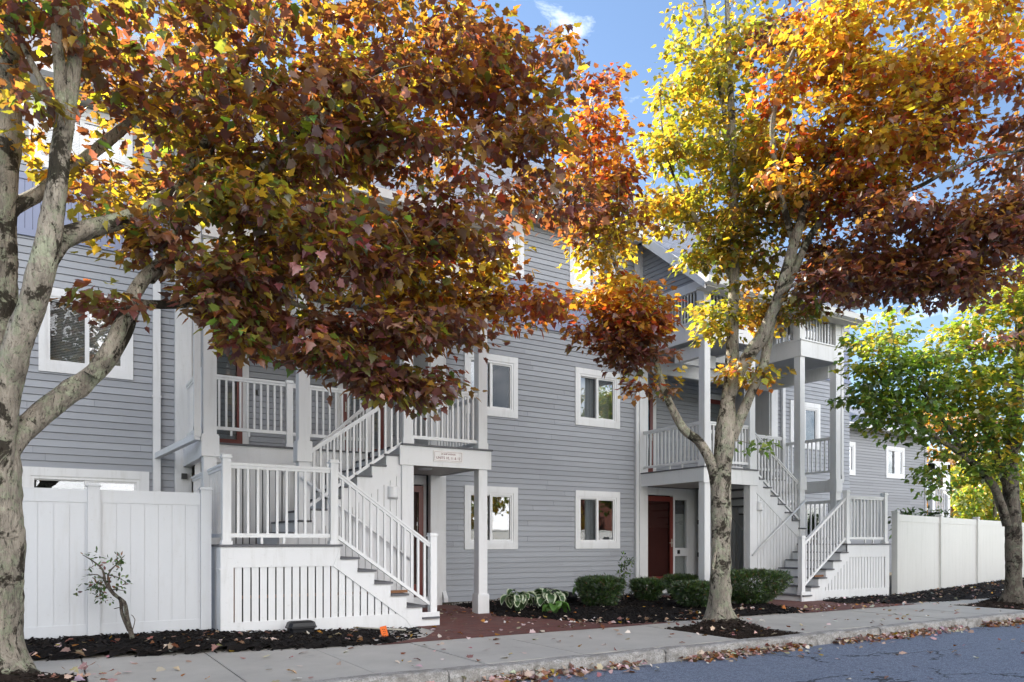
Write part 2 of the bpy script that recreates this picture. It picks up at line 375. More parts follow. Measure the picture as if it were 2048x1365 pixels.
def window(x0, x1, z0, z1, Y, parent, open_left=True, dress=None, glass_a='window_glass', glass_b='window_glass', tw=.105, name='window', pick=.5):
    fr = MB(); top = .13
    fr.box(x0, x1, Y - .035, Y + .02, z1 - top, z1)                      # head casing
    fr.box(x0, x1, Y - .035, Y + .02, z0, z0 + top)                      # sill casing
    fr.box(x0, x0 + tw, Y - .033, Y + .02, z0 + top, z1 - top)
    fr.box(x1 - tw, x1, Y - .033, Y + .02, z0 + top, z1 - top)
    w = fr.build(name, 'white_paint', parent)
    a, b, c, d = x0 + tw, x1 - tw, z0 + top, z1 - top
    f = MB(); t = .045
    f.box(a, b, Y - .02, Y + .08, d - t, d); f.box(a, b, Y - .028, Y + .08, c, c + t)
    f.box(a, a + t, Y - .02, Y + .08, c + t, d - t); f.box(b - t, b, Y - .02, Y + .08, c + t, d - t)
    mid = a + (b - a) * pick
    f.box(mid - .03, mid + .03, Y - .006, Y + .06, c + t, d - t)
    f.box(mid + .03, b - t, Y + .0, Y + .05, d - t - .03, d - t); f.box(mid + .03, b - t, Y + .0, Y + .05, c + t, c + t + .03)
    f.box(b - t - .028, b - t, Y + .0, Y + .05, c + t + .03, d - t - .03)
    f.box(a + t, mid - .03, Y + .025, Y + .065, d - t - .02, d - t); f.box(a + t, mid - .03, Y + .025, Y + .065, c + t, c + t + .02)
    f.build('sash', 'white_vinyl', w)
    g1 = MB(); g1.box(a + t, mid - .03, Y + .043, Y + .047, c + t + .02, d - t - .02); g1.build('pane', glass_a, w)
    g2 = MB(); g2.box(mid + .03, b - t - .028, Y + .018, Y + .022, c + t + .03, d - t - .03); g2.build('pane', glass_b, w)
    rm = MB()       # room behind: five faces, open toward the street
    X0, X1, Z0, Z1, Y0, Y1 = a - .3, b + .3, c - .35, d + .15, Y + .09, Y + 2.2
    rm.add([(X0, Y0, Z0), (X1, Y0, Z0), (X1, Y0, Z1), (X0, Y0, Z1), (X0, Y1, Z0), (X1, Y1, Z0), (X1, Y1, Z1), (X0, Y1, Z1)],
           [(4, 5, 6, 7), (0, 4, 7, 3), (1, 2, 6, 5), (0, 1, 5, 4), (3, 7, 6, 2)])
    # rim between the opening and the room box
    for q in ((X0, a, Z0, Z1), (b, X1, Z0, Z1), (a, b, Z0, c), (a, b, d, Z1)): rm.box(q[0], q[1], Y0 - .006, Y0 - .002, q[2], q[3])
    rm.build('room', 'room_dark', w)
    if dress:
        for kind, u0, u1 in dress:
            cm = MB(); ua, ub = a + (b - a) * u0, a + (b - a) * u1
            if kind == 'curtain':
                n = 60; vs = []
                for i in range(n + 1):
                    u = ua + (ub - ua) * i / n; y = Y + .14 + .022 * math.sin(i * 1.15) + .012 * math.sin(i * .43 + 1)
                    vs += [(u, y, c - .05), (u, y, d + .05)]
                cm.add(vs, [(2 * i, 2 * i + 2, 2 * i + 3, 2 * i + 1) for i in range(n)]); cm.smooth = True
                cm.build('curtain', 'curtain', w)
            else:
                z = c
                while z < d:
                    cm.add([(ua, Y + .12, z), (ub, Y + .12, z), (ub, Y + .14, z + .024), (ua, Y + .14, z + .024)], [(0, 1, 2, 3)]); z += .025
                cm.build('blind', 'blind', w)
    return w
for i, w in enumerate(wins):
    dress = None; ga = gb = 'window_glass'
    x = w[0]
    if w[2] > 6: dress = [('blind', 0, 1)]
    elif x < 0: dress = [('blind', 0, 1)]; ga = 'screened_glass'
    elif abs(x - 9.956) < .2 and w[2] > 3: dress = [('curtain', 0, .5), ('blind', .52, 1)]; gb = 'glass_bright'
    elif abs(x - 9.956) < .2: dress = [('curtain', .28, .5)]
    elif abs(x - 7.172) < .01 and w[2] > 3: dress = [('blind', 0, .2)]; gb = 'screened_glass'
    elif x > 16: dress = None
    else: dress = None
    window(w[0], w[1], w[2], w[3], FY, bld, dress=dress, glass_a=ga, glass_b=gb)
for s in sliders:
    window(s[0], s[1], s[2], s[3], FY, bld, name='patio_door', tw=.14)

# corner pilasters, doors, vestibules: built for the left recess and mirrored for the right
def Bx(b, mr):
    (x0, x1, y0, y1, z0, z1) = b
    return (x0, x1, y0, y1, z0, z1) if not mr else (mir(x1), mir(x0), y0, y1, z0, z1)
SPLIT = {'corner_trim', 'fascia', 'bay_fascia', 'bay_ledge', 'drop_beam', 'bay_post', 'bay_beam', 'storage_hinge', 'door_casing', 'sidelight', 'sidelight_blind'}
def bxs(name, mat, parent, mr, *boxes):
    if name in SPLIT: return [one(name, mat, parent, Bx(b, mr)) for b in boxes][0]
    return one(name, mat, parent, *[Bx(b, mr) for b in boxes])
def glass_door(name, u0, u1, z0, z1, Y, mr, kind):
    d = bxs(name, 'door_red', bld, mr, (u0, u0 + .10, Y - .04, Y + .01, z0, z1), (u1 - .10, u1, Y - .04, Y + .01, z0, z1),
            (u0 + .10, u1 - .10, Y - .04, Y + .01, z1 - .12, z1), (u0 + .10, u1 - .10, Y - .04, Y + .01, z0, z0 + .22))
    mid = (u0 + u1) / 2
    bxs('door_leaf', 'door_panel', d, mr, (u0 + .05, u1 - .05, Y + .05, Y + .09, z0, z1 - .05),
        (u0 + .2, u1 - .2, Y + .036, Y + .05, z0 + .25, z0 + .85), (u0 + .2, u1 - .2, Y + .036, Y + .05, z0 + 1.0, z1 - .25))
    bxs('pane', 'door_glass', d, mr, (u0 + .10, u1 - .10, Y - .018, Y - .014, z0 + .22, z1 - .12))
    hx = u0 + .05
    bxs('handle', 'pale_pipe', d, mr, (hx - .012, hx + .012, Y - .055, Y - .04, z0 + .93, z0 + 1.13), (hx - .01, hx + .09, Y - .075, Y - .055, z0 + 1.02, z0 + 1.04))
    return d
for mr in (False, True):
    bxs('corner_trim', 'white_paint', bld, mr, (1.77, 2.02, FY - .10, FY + .02, -.05, TZ), (6.38, 6.63, FY - .10, FY + .02, -.05, TZ))
    bxs('corner_trim', 'white_paint', bld, mr, (2.02, 2.06, FY - .06, RY, 2.82, TZ), (6.34, 6.38, FY - .06, RY, 2.82, TZ))
    # ground floor vestibule wall with its door and sidelight
    Yv = FY + .10
    bxs('vestibule_wall', 'white_paint', bld, mr, (2.02, 4.78, Yv, Yv + .1, -.1, 2.52), (5.32, 5.39, Yv, Yv + .1, .10, 2.34), (6.32, 6.38, Yv, Yv + .1, .10, 2.34),
        (4.78, 6.38, Yv, Yv + .1, 2.34, 2.52), (4.78, 6.38, Yv, Yv + .1, -.1, .10), (4.78, 4.92, Yv, Yv + .1, .10, 2.34),
        (4.92, 5.32, Yv, Yv + .1, .86, 1.06), (4.92, 5.32, Yv, Yv + .1, 2.24, 2.34))
    bxs('sidelight', 'window_glass', bld, mr, (4.92, 5.32, Yv + .05, Yv + .054, .10, .86), (4.92, 5.32, Yv + .05, Yv + .054, 1.06, 2.24))
    bxs('sidelight_blind', 'blind', bld, mr, (4.90, 5.34, Yv + .12, Yv + .13, .05, .9), (4.90, 5.34, Yv + .12, Yv + .13, 1.0, 1.9))
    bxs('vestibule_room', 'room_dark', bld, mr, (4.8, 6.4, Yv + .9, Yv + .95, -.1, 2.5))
    glass_door('entry_door', 5.40, 6.31, .155, 2.31, Yv + .02, mr, 0)
    bxs('doorstep', 'white_paint', bld, mr, (5.3, 6.38, FY - .12, Yv, -.02, .13)); bxs('doormat', 'deck_grey', bld, mr, (5.45, 6.2, FY - .5, FY - .14, -.04, -.015))
    bxs('mail_slot', 'black_plastic', bld, mr, (5.17, 5.24, Yv - .02, Yv, .915, 1.01)); bxs('wall_box', 'metal_dark', bld, mr, (1.86, 1.94, FY - .16, FY - .10, 2.24, 2.33)); bxs('doorbell', 'black_plastic', bld, mr, (3.35, 3.39, RY - .04, RY - .01, 4.0, 4.09))
    # upper door to the recess
    d2 = glass_door('porch_door', 2.22, 3.10, 2.9, 5.13, RY - .03, mr, 1)
    bxs('door_casing', 'white_paint', bld, mr, (3.10, 3.22, RY - .06, RY + .02, 2.82, 5.13), (2.06, 3.22, RY - .06, RY + .02, 5.13, 5.27))
    glass_door('porch_door', 5.05, 5.95, 2.9, 5.0, RY - .03, mr, 1)
    bxs('door_casing', 'white_paint', bld, mr, (4.93, 5.05, RY - .06, RY + .02, 2.82, 5.0), (5.95, 6.07, RY - .06, RY + .02, 2.82, 5.0), (4.93, 6.07, RY - .06, RY + .02, 5.0, 5.13))
    glass_door('balcony_door', 2.6, 3.6, 5.9, 7.9, RY - .03, mr, 1)
# downspouts
def downspout(u, y, z0, z1, mr, w=.085, d=.065):
    m = MB(); X = mir(u) if mr else u
    m.box(X - w / 2, X + w / 2, y - d, y, z0 + .25, z1)
    m.bar((X, y - d / 2, z0 + .26), (X, y - .16, z0 + .08), w, .09)
    for z in (z0 + 1.2, z0 + 3.6, z0 + 6): m.box(X - w / 2 - .01, X + w / 2 + .01, y - d - .006, y, z, z + .03)
    return m.build('downspout', 'white_paint', bld)
for mr in (False, True):
    downspout(1.497, FY - .018, -.05, TZ, mr, .11, .075)
    downspout(6.68, FY - .018, -.02, TZ, mr)
    m = MB(); X = lambda u: mir(u) if mr else u
    m.box(X(1.80) - .045, X(1.80) + .045, 11.40, 11.47, 2.80, 6.7)
    m.bar((X(1.80), 11.435, 2.84), (X(1.80), 11.44, 2.70), .09, .10)
    m.bar((X(1.80), 11.40, 2.70), (X(1.50), 13.36, 2.60), .08, .09)
    m.build('porch_downspout', 'white_paint', bld)

# roof: one long slope with the two porch roofs carried forward on the same pitch
SL = .80
def roof_z(y): return 8.22 + (y - 12.95) * SL
def slope(mb, x0, x1, y0, y1, th=.06, zf=roof_z):
    mb.add([(x0, y0, zf(y0)), (x1, y0, zf(y0)), (x1, y1, zf(y1)), (x0, y1, zf(y1)), (x0, y0, zf(y0) - th), (x1, y0, zf(y0) - th), (x1, y1, zf(y1) - th), (x0, y1, zf(y1) - th)],
           [(0, 1, 2, 3), (7, 6, 5, 4), (0, 4, 5, 1), (1, 5, 6, 2), (2, 6, 7, 3), (3, 7, 4, 0)])
def add_uv(o, sl=SL):
    me = o.data; uv = me.uv_layers.new(name='UVMap'); k = math.sqrt(1 + sl * sl)
    for lp in me.loops:
        v = me.vertices[lp.vertex_index].co; uv.data[lp.index].uv = (v.x, v.y * k)
RIDGE = 17.3
m = MB(); slope(m, XL, XR + .25, 12.95, RIDGE)
zb = lambda y: roof_z(RIDGE) - (y - RIDGE) * SL
slope(m, XL, XR + .25, RIDGE, 22, zf=zb)
for a, b in ((1.55, 6.88), tuple(sorted((mir(1.55), mir(6.88))))): slope(m, a, b, 11.02, 12.95)
roof = m.build('roof', 'roof_shingle', bld); add_uv(roof)
m = MB(); G = [(XL, 1.50), (6.93, mir(6.93)), (mir(1.50), XR + .25)]
for a, b in G:
    m = MB(); m.prism_x([(12.83, 8.06), (12.95, 8.04), (12.95, 8.19), (12.81, 8.19)], a, b); m.build('gutter', 'white_paint', bld)
PG = [(1.5, 6.93), tuple(sorted((mir(1.5), mir(6.93))))]
for a, b in PG: m = MB(); m.prism_x([(10.93, 6.55), (11.04, 6.53), (11.04, 6.67), (10.90, 6.67)], a, b); m.build('gutter', 'white_paint', bld)
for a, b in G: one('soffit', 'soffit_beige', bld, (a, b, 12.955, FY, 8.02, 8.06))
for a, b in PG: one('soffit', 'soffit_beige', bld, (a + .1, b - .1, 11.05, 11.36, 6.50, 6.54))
     # rake boards on both cheeks of each porch roof
for a, b in PG:
    for x0, x1 in ((a + .02, a + .06), (b - .06, b - .02)):
        m = MB(); m.prism_x([(11.05, roof_z(11.05) - .005), (12.96, roof_z(12.96) - .005), (12.96, roof_z(12.96) - .26), (11.05, roof_z(11.05) - .26)], x0, x1); m.build('rake_board', 'white_paint', bld)
for mr in (False, True):       # clapboard cheeks of the porch roofs
    for u, sg in ((1.90, -1), (6.53, 1)):
        X = mir(u) if mr else u; s_ = -sg if mr else sg; m = MB()
        siding(m, lambda y, o, z, X=X, s_=s_: (X + s_ * o, y, z), 11.5, FY, 6.82, 8.2, clip=lambda z: (max(11.5, 12.95 + (z - 8.22 + .05) / SL), FY)); m.build('gable_cheek', 'siding_grey', bld)
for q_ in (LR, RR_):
    for z_ in (5.50, 8.02): one('ceiling_deck', 'trim_grey', bld, (q_[0], q_[1], FY, RY, z_, z_ + .06))

# ------------------------------------------------------------------ porches with stairs
PYF = 11.40
def porch(mr, label):
    X = (lambda u: mir(u)) if mr else (lambda u: u)
    rt = empty('porch_staircase', (X(3.6), 11.4, 0), label, 'porch')
    B = lambda name, mat, *bs: bxs(name, mat, rt, mr, *bs)
    count = [0]
    def prism(mb, pts, y0, y1):
        q = [(X(u), z) for u, z in pts]; mb.prism_y(q if not mr else q[::-1], y0, y1)
    # posts
    for u0, u1, kind in ((1.88, 2.06, 'a'), (3.24, 3.41, 'a'), (4.96, 5.13, 'b'), (6.37, 6.54, 'c')):
        bs = [(u0, u1, PYF, PYF + .17, -.15, 5.57)]
        if kind == 'a': bs += [(u0 - .03, u1 + .03, PYF - .03, PYF + .20, 2.43, 2.73), (u0 - .02, u1 + .02, PYF - .02, PYF + .19, 2.73, 2.75)]
        if kind in 'bc': bs += [(u0 - .012, u1 + .012, PYF - .012, PYF + .182, 2.82, 2.93)]
        if kind == 'c': bs += [(u0 - .025, u1 + .025, PYF - .025, PYF + .195, -.15, .28), (u0 - .018, u1 + .018, PYF - .018, PYF + .188, .28, .30)]
        if kind == 'b': bs += [(u0 - .03, u1 + .005, PYF - .006, PYF + .176, -.15, 2.47)]
        B('porch_post', 'white_paint', *bs)
    # decks
    def boards(u0, u1, y0, y1, z):
        y = y0; dk = MB()
        while y < y1 - .01:
            e = min(y + .137, y1); b = Bx((u0, u1, y, e - .004, z - .028, z), mr); dk.box(*b); y += .14
        return dk.build('deck', 'deck_grey', rt)
    boards(4.92, 6.62, 11.335, 13.34, 2.82); boards(2.07, 4.92, 12.82, RY - .05, 2.82); boards(1.86, 3.49, 10.12, 12.84, 1.17)
    B('fascia', 'white_paint', (4.88, 6.60, 11.365, 11.398, 2.47, 2.79), (6.565, 6.60, 11.398, 13.34, 2.50, 2.79), (2.0, 4.88, 12.85, 12.88, 2.50, 2.79))
    B('side_beam', 'white_paint', (1.885, 2.0, 11.57, 13.34, 2.44, 2.73))
    cl = MB(); y = 11.45
    while y < 13.3: cl.box(*Bx((4.98, 6.56, y, y + .085, 2.515, 2.53), mr)); y += .09
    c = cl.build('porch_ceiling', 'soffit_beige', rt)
    lm = MB(); lm.tube([(X(5.72), 12.2, 2.49), (X(5.72), 12.2, 2.514)], [.11, .13], 20); lm.build('ceiling_light', 'white_vinyl', c)
    # enclosed storage under the deck: slatted screen, plain side with strap hinges
    s = MB(); u = 2.0
    while u < 4.7: s.box(*Bx((u, u + .087, 12.90, 12.92, -.1, 2.5), mr)); u += .107
    s.build('slat_screen', 'white_paint', rt)
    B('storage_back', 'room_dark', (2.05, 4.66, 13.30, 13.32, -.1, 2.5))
    sd = B('storage_door', 'white_paint', (4.72, 4.75, 12.92, 13.34, -.1, 2.5), (4.75, 4.762, 12.98, 13.30, .12, 1.98))
    B('storage_hinge', 'metal_dark', (4.762, 4.775, 13.10, 13.33, .88, .91), (4.762, 4.775, 13.10, 13.33, 1.68, 1.71), (4.762, 4.78, 13.26, 13.34, .84, .95), (4.762, 4.78, 13.26, 13.34, 1.64, 1.75))
    # platform skirt
    B('skirt', 'white_paint', (1.88, 3.46, 10.15, 10.18, .87, 1.14), (1.88, 5.0, 10.153, 10.18, -.25, .16), (1.88, 2.04, 10.15, 10.18, .16, .87),
      (1.88, 1.91, 10.18, 12.85, -.2, 1.14), (1.865, 1.88, 10.16, 11.38, .84, .86))
    s = MB(); u = 2.058
    topz = lambda u: .87 if u < 3.37 else .87 - (u - 3.36) * (.81 / 1.10)
    while u < 4.36:
        a, b = u, u + .088
        s.prism_y([(X(q), z) for q, z in ((a, .12), (b, .12), (b, max(.13, topz(b) + .02)), (a, topz(a) + .02))], 10.168, 10.186); u += .107
    s.build('lattice', 'white_paint', rt)
    B('lattice_gap_shade', 'room_dark', (1.93, 3.40, 10.25, 10.26, -.1, 1.10), (3.40, 4.40, 10.25, 10.26, -.1, .2))  # dark sheet added behind the lattice so its gaps read as shade
    B('slat_gap_shade', 'room_dark', (2.02, 4.70, 12.955, 12.96, -.1, 2.48))  # added dark sheet, stands in for the shade between the slats
    B('lattice_frame', 'wood_brown', (2.03, 2.07, 10.19, 10.23, .1, .9), (3.34, 3.38, 10.19, 10.23, .1, .9), (2.03, 4.5, 10.20, 10.23, .46, .5), (2.03, 4.3, 10.20, 10.23, .12, .16))
    # lower flight
    st = MB(); pts = [(3.36, .87), (3.46, 1.14)]; ris = .18; run = .25
    for i in range(1, 7):
        pts += [(3.46 + run * (i - 1), 1.14 - ris * i), (3.46 + run * i, 1.14 - ris * i)]
    pts += [(4.96, -.25), (4.66, -.25), (4.46, .06)]
    prism(st, pts, 10.145, 10.185); st.build('stringer', 'white_paint', rt)
    st = MB(); prism(st, pts, 11.34, 11.38); st.build('stringer', 'white_paint', rt)
    for i in range(1, 7):
        z = 1.17 - ris * i; u0 = 3.46 + run * (i - 1)
        B('tread', 'deck_grey', (u0 - .0, u0 + run + .025, 10.11, 11.36, z - .028, z))
    rs = MB()
    for i in range(0, 7):
        z = 1.17 - ris * i; u0 = 3.46 + run * i
        rs.box(*Bx((u0 - .02, u0 - .002, 10.185, 11.34, z - ris, z - .03), mr))
    rs.build('riser', 'white_paint', rt)
    # upper flight
    r2 = (2.82 - 1.17) / 9; w2 = .245; U0 = 2.95
    st = MB(); pts = [(U0 - .14, 1.17)]
    for j in range(1, 9): pts += [(U0 + w2 * (j - 1), 1.14 + r2 * (j - 1) if j > 1 else 1.17), (U0 + w2 * (j - 1), 1.14 + r2 * j)]
    pts += [(U0 + w2 * 8, 1.14 + r2 * 8), (4.93, 2.79), (4.96, 2.79), (4.96, 2.36)]
    slp = r2 / w2
    pts += [(U0 + .30, 1.17)]
    prism(st, pts, 11.425, 11.46); st.build('stringer', 'white_paint', rt)
    st = MB(); prism(st, pts, 12.78, 12.82); st.build('stringer', 'white_paint', rt)
    for j in range(1, 9):
        z = 1.17 + r2 * j; u0 = U0 + w2 * (j - 1)
        B('tread', 'deck_grey', (u0 - .025, u0 + w2, 11.40, 12.80, z - .028, z))
    rs = MB()
    for j in range(1, 10):
        z = 1.17 + r2 * j; u0 = U0 + w2 * (j - 1)
        rs.box(*Bx((u0 + .0, u0 + .018, 11.46, 12.78, z - r2, z - .03), mr))
    rs.build('riser', 'white_paint', rt)
    # boarded panel under the upper flight
    s = MB(); u = 3.03; low = lambda u: 1.17 + (u - (U0 + .30)) * ((2.36 - 1.17) / (4.96 - U0 - .30))
    while u < 4.95:
        a, b = u, min(u + .098, 4.95); zb_ = 1.15 if b < 3.47 else -.15
        if low(b) > zb_ + .05: s.prism_y([(X(q), z) for q, z in ((a, zb_), (b, zb_), (b, low(b) + .03), (a, max(zb_ + .02, low(a) + .03)))], 11.435, 11.452)
        u += .107
    s.build('stair_panel', 'white_paint', rt)
    B('stair_gap_shade', 'room_dark', (3.5, 4.93, 11.50, 11.51, -.1, 1.6))  # dark sheet added to put shade into the gaps of the boards
    # newels
    for u, y, z0, z1 in ((1.91, 10.17, 1.17, 2.34), (3.335, 10.17, 1.17, 2.35), (4.86, 10.17, .09, 1.34), (3.45, 12.86, 2.82, 3.96), (4.86, 12.86, 2.82, 3.96), (2.07, 12.86, 2.82, 3.96)):
        w = .105
        B('newel_post', 'white_vinyl', (u, u + w, y, y + w, z0, z1 - .05), (u - .016, u + w + .016, y - .016, y + w + .016, z1 - .05, z1 - .03), (u - .006, u + w + .006, y - .006, y + w + .006, z1 - .03, z1), (u - .014, u + w + .014, y - .014, y + w + .014, z0, z0 + .05))
    # railings: top and bottom rail are the part, each baluster a sub-part
    def railing(p, q, zt0, zt1, h, n, own=True, bw=.032, foot=.0):
        """p,q = (u,y); zt = rail top at each end; h = rail height down to the bottom rail"""
        P0 = (X(p[0]), p[1]); Q0 = (X(q[0]), q[1]); mb = MB()
        mb.bar((P0[0], P0[1], zt0 - .02), (Q0[0], Q0[1], zt1 - .02), .07, .035)
        mb.bar((P0[0], P0[1], zt0 - .055), (Q0[0], Q0[1], zt1 - .055), .042, .045)
        own = own and count[0] + n <= 100; lo = MB() if own else mb
        lo.bar((P0[0], P0[1], zt0 - h - .02), (Q0[0], Q0[1], zt1 - h - .02), .042, .055)
        L = math.hypot(q[0] - p[0], q[1] - p[1])
        if foot: 
            for t in (.3, .52, .8)[:max(1, int(L / .6))]:
                a = P0[0] + (Q0[0] - P0[0]) * t; b = P0[1] + (Q0[1] - P0[1]) * t; lo.box(a - .016, a + .016, b - .016, b + .016, zt0 + (zt1 - zt0) * t - h - foot, zt0 + (zt1 - zt0) * t - h - .045)
        spots = []
        for i in range(n):
            t = (i + .5) / n if n < 3 else (i + .75) / (n + .5)
            spots.append((P0[0] + (Q0[0] - P0[0]) * t, P0[1] + (Q0[1] - P0[1]) * t, zt0 + (zt1 - zt0) * t))
        if not own:
            for a, b, z in spots: mb.box(a - bw / 2, a + bw / 2, b - bw / 2, b + bw / 2, z - h + .0, z - .07)
        o = mb.build('railing', 'white_vinyl', rt)
        if own: lo.build('bottom_rail', 'white_vinyl', o)
        if own:
            bm_ = MB(); bm_.box(-bw / 2, bw / 2, -bw / 2, bw / 2, -h, -.07); first = None; org = base_of(o)
            for a, b, z in spots:
                if first is None: first = bm_.build('baluster', 'white_vinyl', None); ob = first
                else: ob = first.copy(); COL.objects.link(ob)
                ob.parent = o; ob.location = (a - org.x, b - org.y, z - org.z); count[0] += 1
        return o
    yl = 10.222
    railing((2.015, yl), (3.335, yl), 2.24, 2.24, .93, 10, foot=.13)
    railing((3.44, yl), (4.86, yl), 2.20, 1.20, .90, 13)
    railing((3.41, 11.47), (4.96, 11.47), 2.62, 3.70, .84, 14)
    railing((5.13, 11.48), (6.37, 11.48), 3.80, 3.80, .83, 12)
    railing((2.175, 12.91), (3.45, 12.91), 3.93, 3.93, .85, 11, foot=.13)
    railing((3.555, 12.91), (4.86, 12.91), 3.92, 3.92, .85, 11)
    railing((6.50, 11.57), (6.50, 13.34), 3.80, 3.80, .83, 14, foot=.13)
    railing((1.963, 10.275), (1.963, 11.40), 2.24, 2.24, .93, 9, own=not mr)
    railing((1.963, 11.57), (1.963, 12.8), 2.24, 2.24, .93, 9, own=False)
    railing((1.963, 11.57), (1.963, 13.34), 3.80, 3.80, .83, 14, own=False)
    railing((3.40, 12.86), (4.90, 12.86), 2.40, 3.72, .84, 12, own=False)
    hr = MB(); hr.tube([(X(3.26), 11.36, 2.185), (X(5.09), 11.36, .91)], .021, 10)
    for t in (.12, .5, .88):
        a = 3.26 + 1.83 * t; z = 2.185 - 1.275 * t; hr.tube([(X(a), 11.36, z - .01), (X(a), 11.40, z - .045), (X(a), 11.44, z - .045)], .008, 6)
    hr.smooth = True; hr.build('handrail', 'white_vinyl', rt)
    # third level: two projecting bays and the deck between them
    bays = ((1.88, 3.41), (4.95, 6.55))
    B('bay_fascia', 'white_paint', *[b for a, c_ in bays for b in ((a - .02, c_ + .02, 11.365, 11.398, 5.57, 5.94), (a - .02, a + .015, 11.398, FY - .1, 5.57, 5.94), (c_ - .015, c_ + .02, 11.398, 12.86, 5.57, 5.94))],
      (3.43, 4.93, 12.86, 12.90, 5.57, 5.94), (6.535, 6.57, 12.86, FY - .1, 5.57, 5.94))
    B('bay_ledge', 'white_vinyl', *[(a - .04, c_ + .04, 11.34, 11.42, 5.94, 5.97) for a, c_ in bays], (1.84, 1.90, 11.42, FY - .1, 5.94, 5.97), (6.53, 6.59, 11.42, FY - .1, 5.94, 5.97), (3.38, 3.44, 11.42, 12.86, 5.94, 5.97), (4.92, 4.98, 11.42, 12.86, 5.94, 5.97))
    B('bay_floor', 'trim_grey', *[(a + .02, c_ - .02, 11.40, 12.9, 5.60, 5.66) for a, c_ in bays], (1.9, 6.53, 12.9, FY + .02, 5.60, 5.66))
    B('drop_beam', 'white_paint', (6.24, 6.38, 11.58, 12.34, 5.23, 5.52), (5.2, 6.38, 12.34, 12.46, 5.23, 5.52), (2.02, 2.12, 11.58, 13.3, 5.23, 5.52), (2.12, 6.24, 13.28, 13.36, 5.20, 5.50))
    B('bay_post', 'white_paint', *[(u, u + .20, 11.40, 11.58, 5.94, 6.64) for u in (1.87, 3.22, 4.94, 6.36)])
    B('bay_beam', 'white_paint', *[(a - .01, c_ + .01, 11.38, 11.56, 6.64, 6.82) for a, c_ in bays], (1.87, 1.99, 11.56, FY - .1, 6.62, 6.82), (6.42, 6.55, 11.56, FY - .1, 6.62, 6.82), (3.30, 3.42, 11.56, 12.86, 6.64, 6.82), (4.94, 5.06, 11.56, 12.86, 6.64, 6.82), (3.42, 4.94, 11.40, 11.52, 6.66, 6.82))
    # rounded spandrels of the inner openings
    for u in (3.34, 4.98):
        ap = MB(); poly = [(11.58, 6.64), (11.58, 6.02)] + [(11.64 + .48 * (1 - math.cos(t)), 6.02 + .60 * math.sin(t)) for t in np.linspace(0, math.pi / 2, 9)] + [(12.12, 6.64)]
        ap.prism_x(poly, min(X(u), X(u + .04)), max(X(u), X(u + .04))); ap.build('arch_bracket', 'white_paint', rt)
    railing((2.07, 11.49), (3.22, 11.49), 6.70, 6.70, .70, 10, own=False); railing((5.14, 11.49), (6.36, 11.49), 6.70, 6.70, .70, 11, own=False)
    railing((1.93, 11.58), (1.93, 13.34), 6.70, 6.70, .70, 18, own=False); railing((6.49, 11.58), (6.49, 13.34), 6.70, 6.70, .70, 18, own=False)
    railing((3.36, 12.1), (3.36, 12.86), 6.30, 6.30, .32, 7, own=False); railing((3.36, 11.60), (3.36, 12.86), 6.45, 6.45, .45, 10, own=False)
    railing((3.43, 12.88), (4.93, 12.88), 6.85, 6.85, .85, 13, own=False)
    return rt
porch(False, 'white porch and staircase with the small address plaque, beside the left vinyl fence')
porch(True, 'white porch and staircase beyond the middle maple, ending at the right vinyl fence')

# wall lamps, plaque
def sconce(x, label):
    m = MB(); n = 14
    for k in range(n):
        a0, a1 = math.pi * k / n, math.pi * (k + 1) / n
        for zz0, zz1 in ((1.93, 2.10),):
            p = [(x - .088 * math.cos(a), 11.43 - .085 * math.sin(a)) for a in (a0, a1)]
            m.add([(p[0][0], p[0][1], zz0), (p[1][0], p[1][1], zz0), (p[1][0], p[1][1], zz1), (p[0][0], p[0][1], zz1)], [(0, 1, 2, 3)])
            m.add([(p[0][0], p[0][1], zz1), (p[1][0], p[1][1], zz1), (x, 11.43, zz1)], [(0, 1, 2)])
    m.box(x - .09, x + .09, 11.426, 11.434, 1.90, 2.12); m.smooth = True
    return tag(m.build('wall_lamp', 'white_vinyl', None, origin=(x, 11.4, 1.9)), label, 'lamp', 'half round wall lamps beside the stairs')
sconce(4.78, 'white half round wall lamp on the boards below the left upper stairs')
sconce(mir(4.78), 'white half round wall lamp on the boards below the right upper stairs')
FONT = None
def text_mesh(body, size, loc, mat, parent, name='lettering', align='CENTER', sx=1.0):
    cu = bpy.data.curves.new('lettering', 'FONT'); cu.body = body; cu.size = size; cu.align_x = align; cu.extrude = .0012; cu.resolution_u = 3
    tmp = bpy.data.objects.new('lettering_tmp', cu); COL.objects.link(tmp)
    dg = bpy.context.evaluated_depsgraph_get(); me = bpy.data.meshes.new_from_object(tmp.evaluated_get(dg)); bpy.data.objects.remove(tmp)
    org = base_of(parent)
    for v in me.vertices:
        x, y, z = v.co; v.co = (loc[0] + x * sx - org.x, loc[1] - z - org.y, loc[2] + y - org.z)
    me.materials.clear(); o = link(name, me, parent, mat); return o
def plaque(x0, x1, z0, z1, label, words):
    m = MB(); m.box(x0, x1, 11.350, 11.364, z0, z1)
    p = tag(m.build('address_plaque', 'sign_white', None, origin=((x0 + x1) / 2, 11.36, z0)), label, 'sign')
    b = MB(); a, c_, d, e = x0 + .02, x1 - .02, z0 + .018, z1 - .018; w = .003
    for q in ((a, c_, d, d + w), (a, c_, e - w, e), (a, a + w, d, e), (c_ - w, c_, d, e)): b.box(q[0], q[1], 11.347, 11.350, q[2], q[3])
    b.build('border_line', 'sign_ink', p)
    if words:
        text_mesh('20 SHIP AVENUE', .040, ((x0 + x1) / 2, 11.3488, z0 + .118), 'sign_ink', p, sx=.95)
        text_mesh('UNITS 10, 11 & 12', .062, ((x0 + x1) / 2, 11.3488, z0 + .045), 'sign_ink', p, sx=.95)
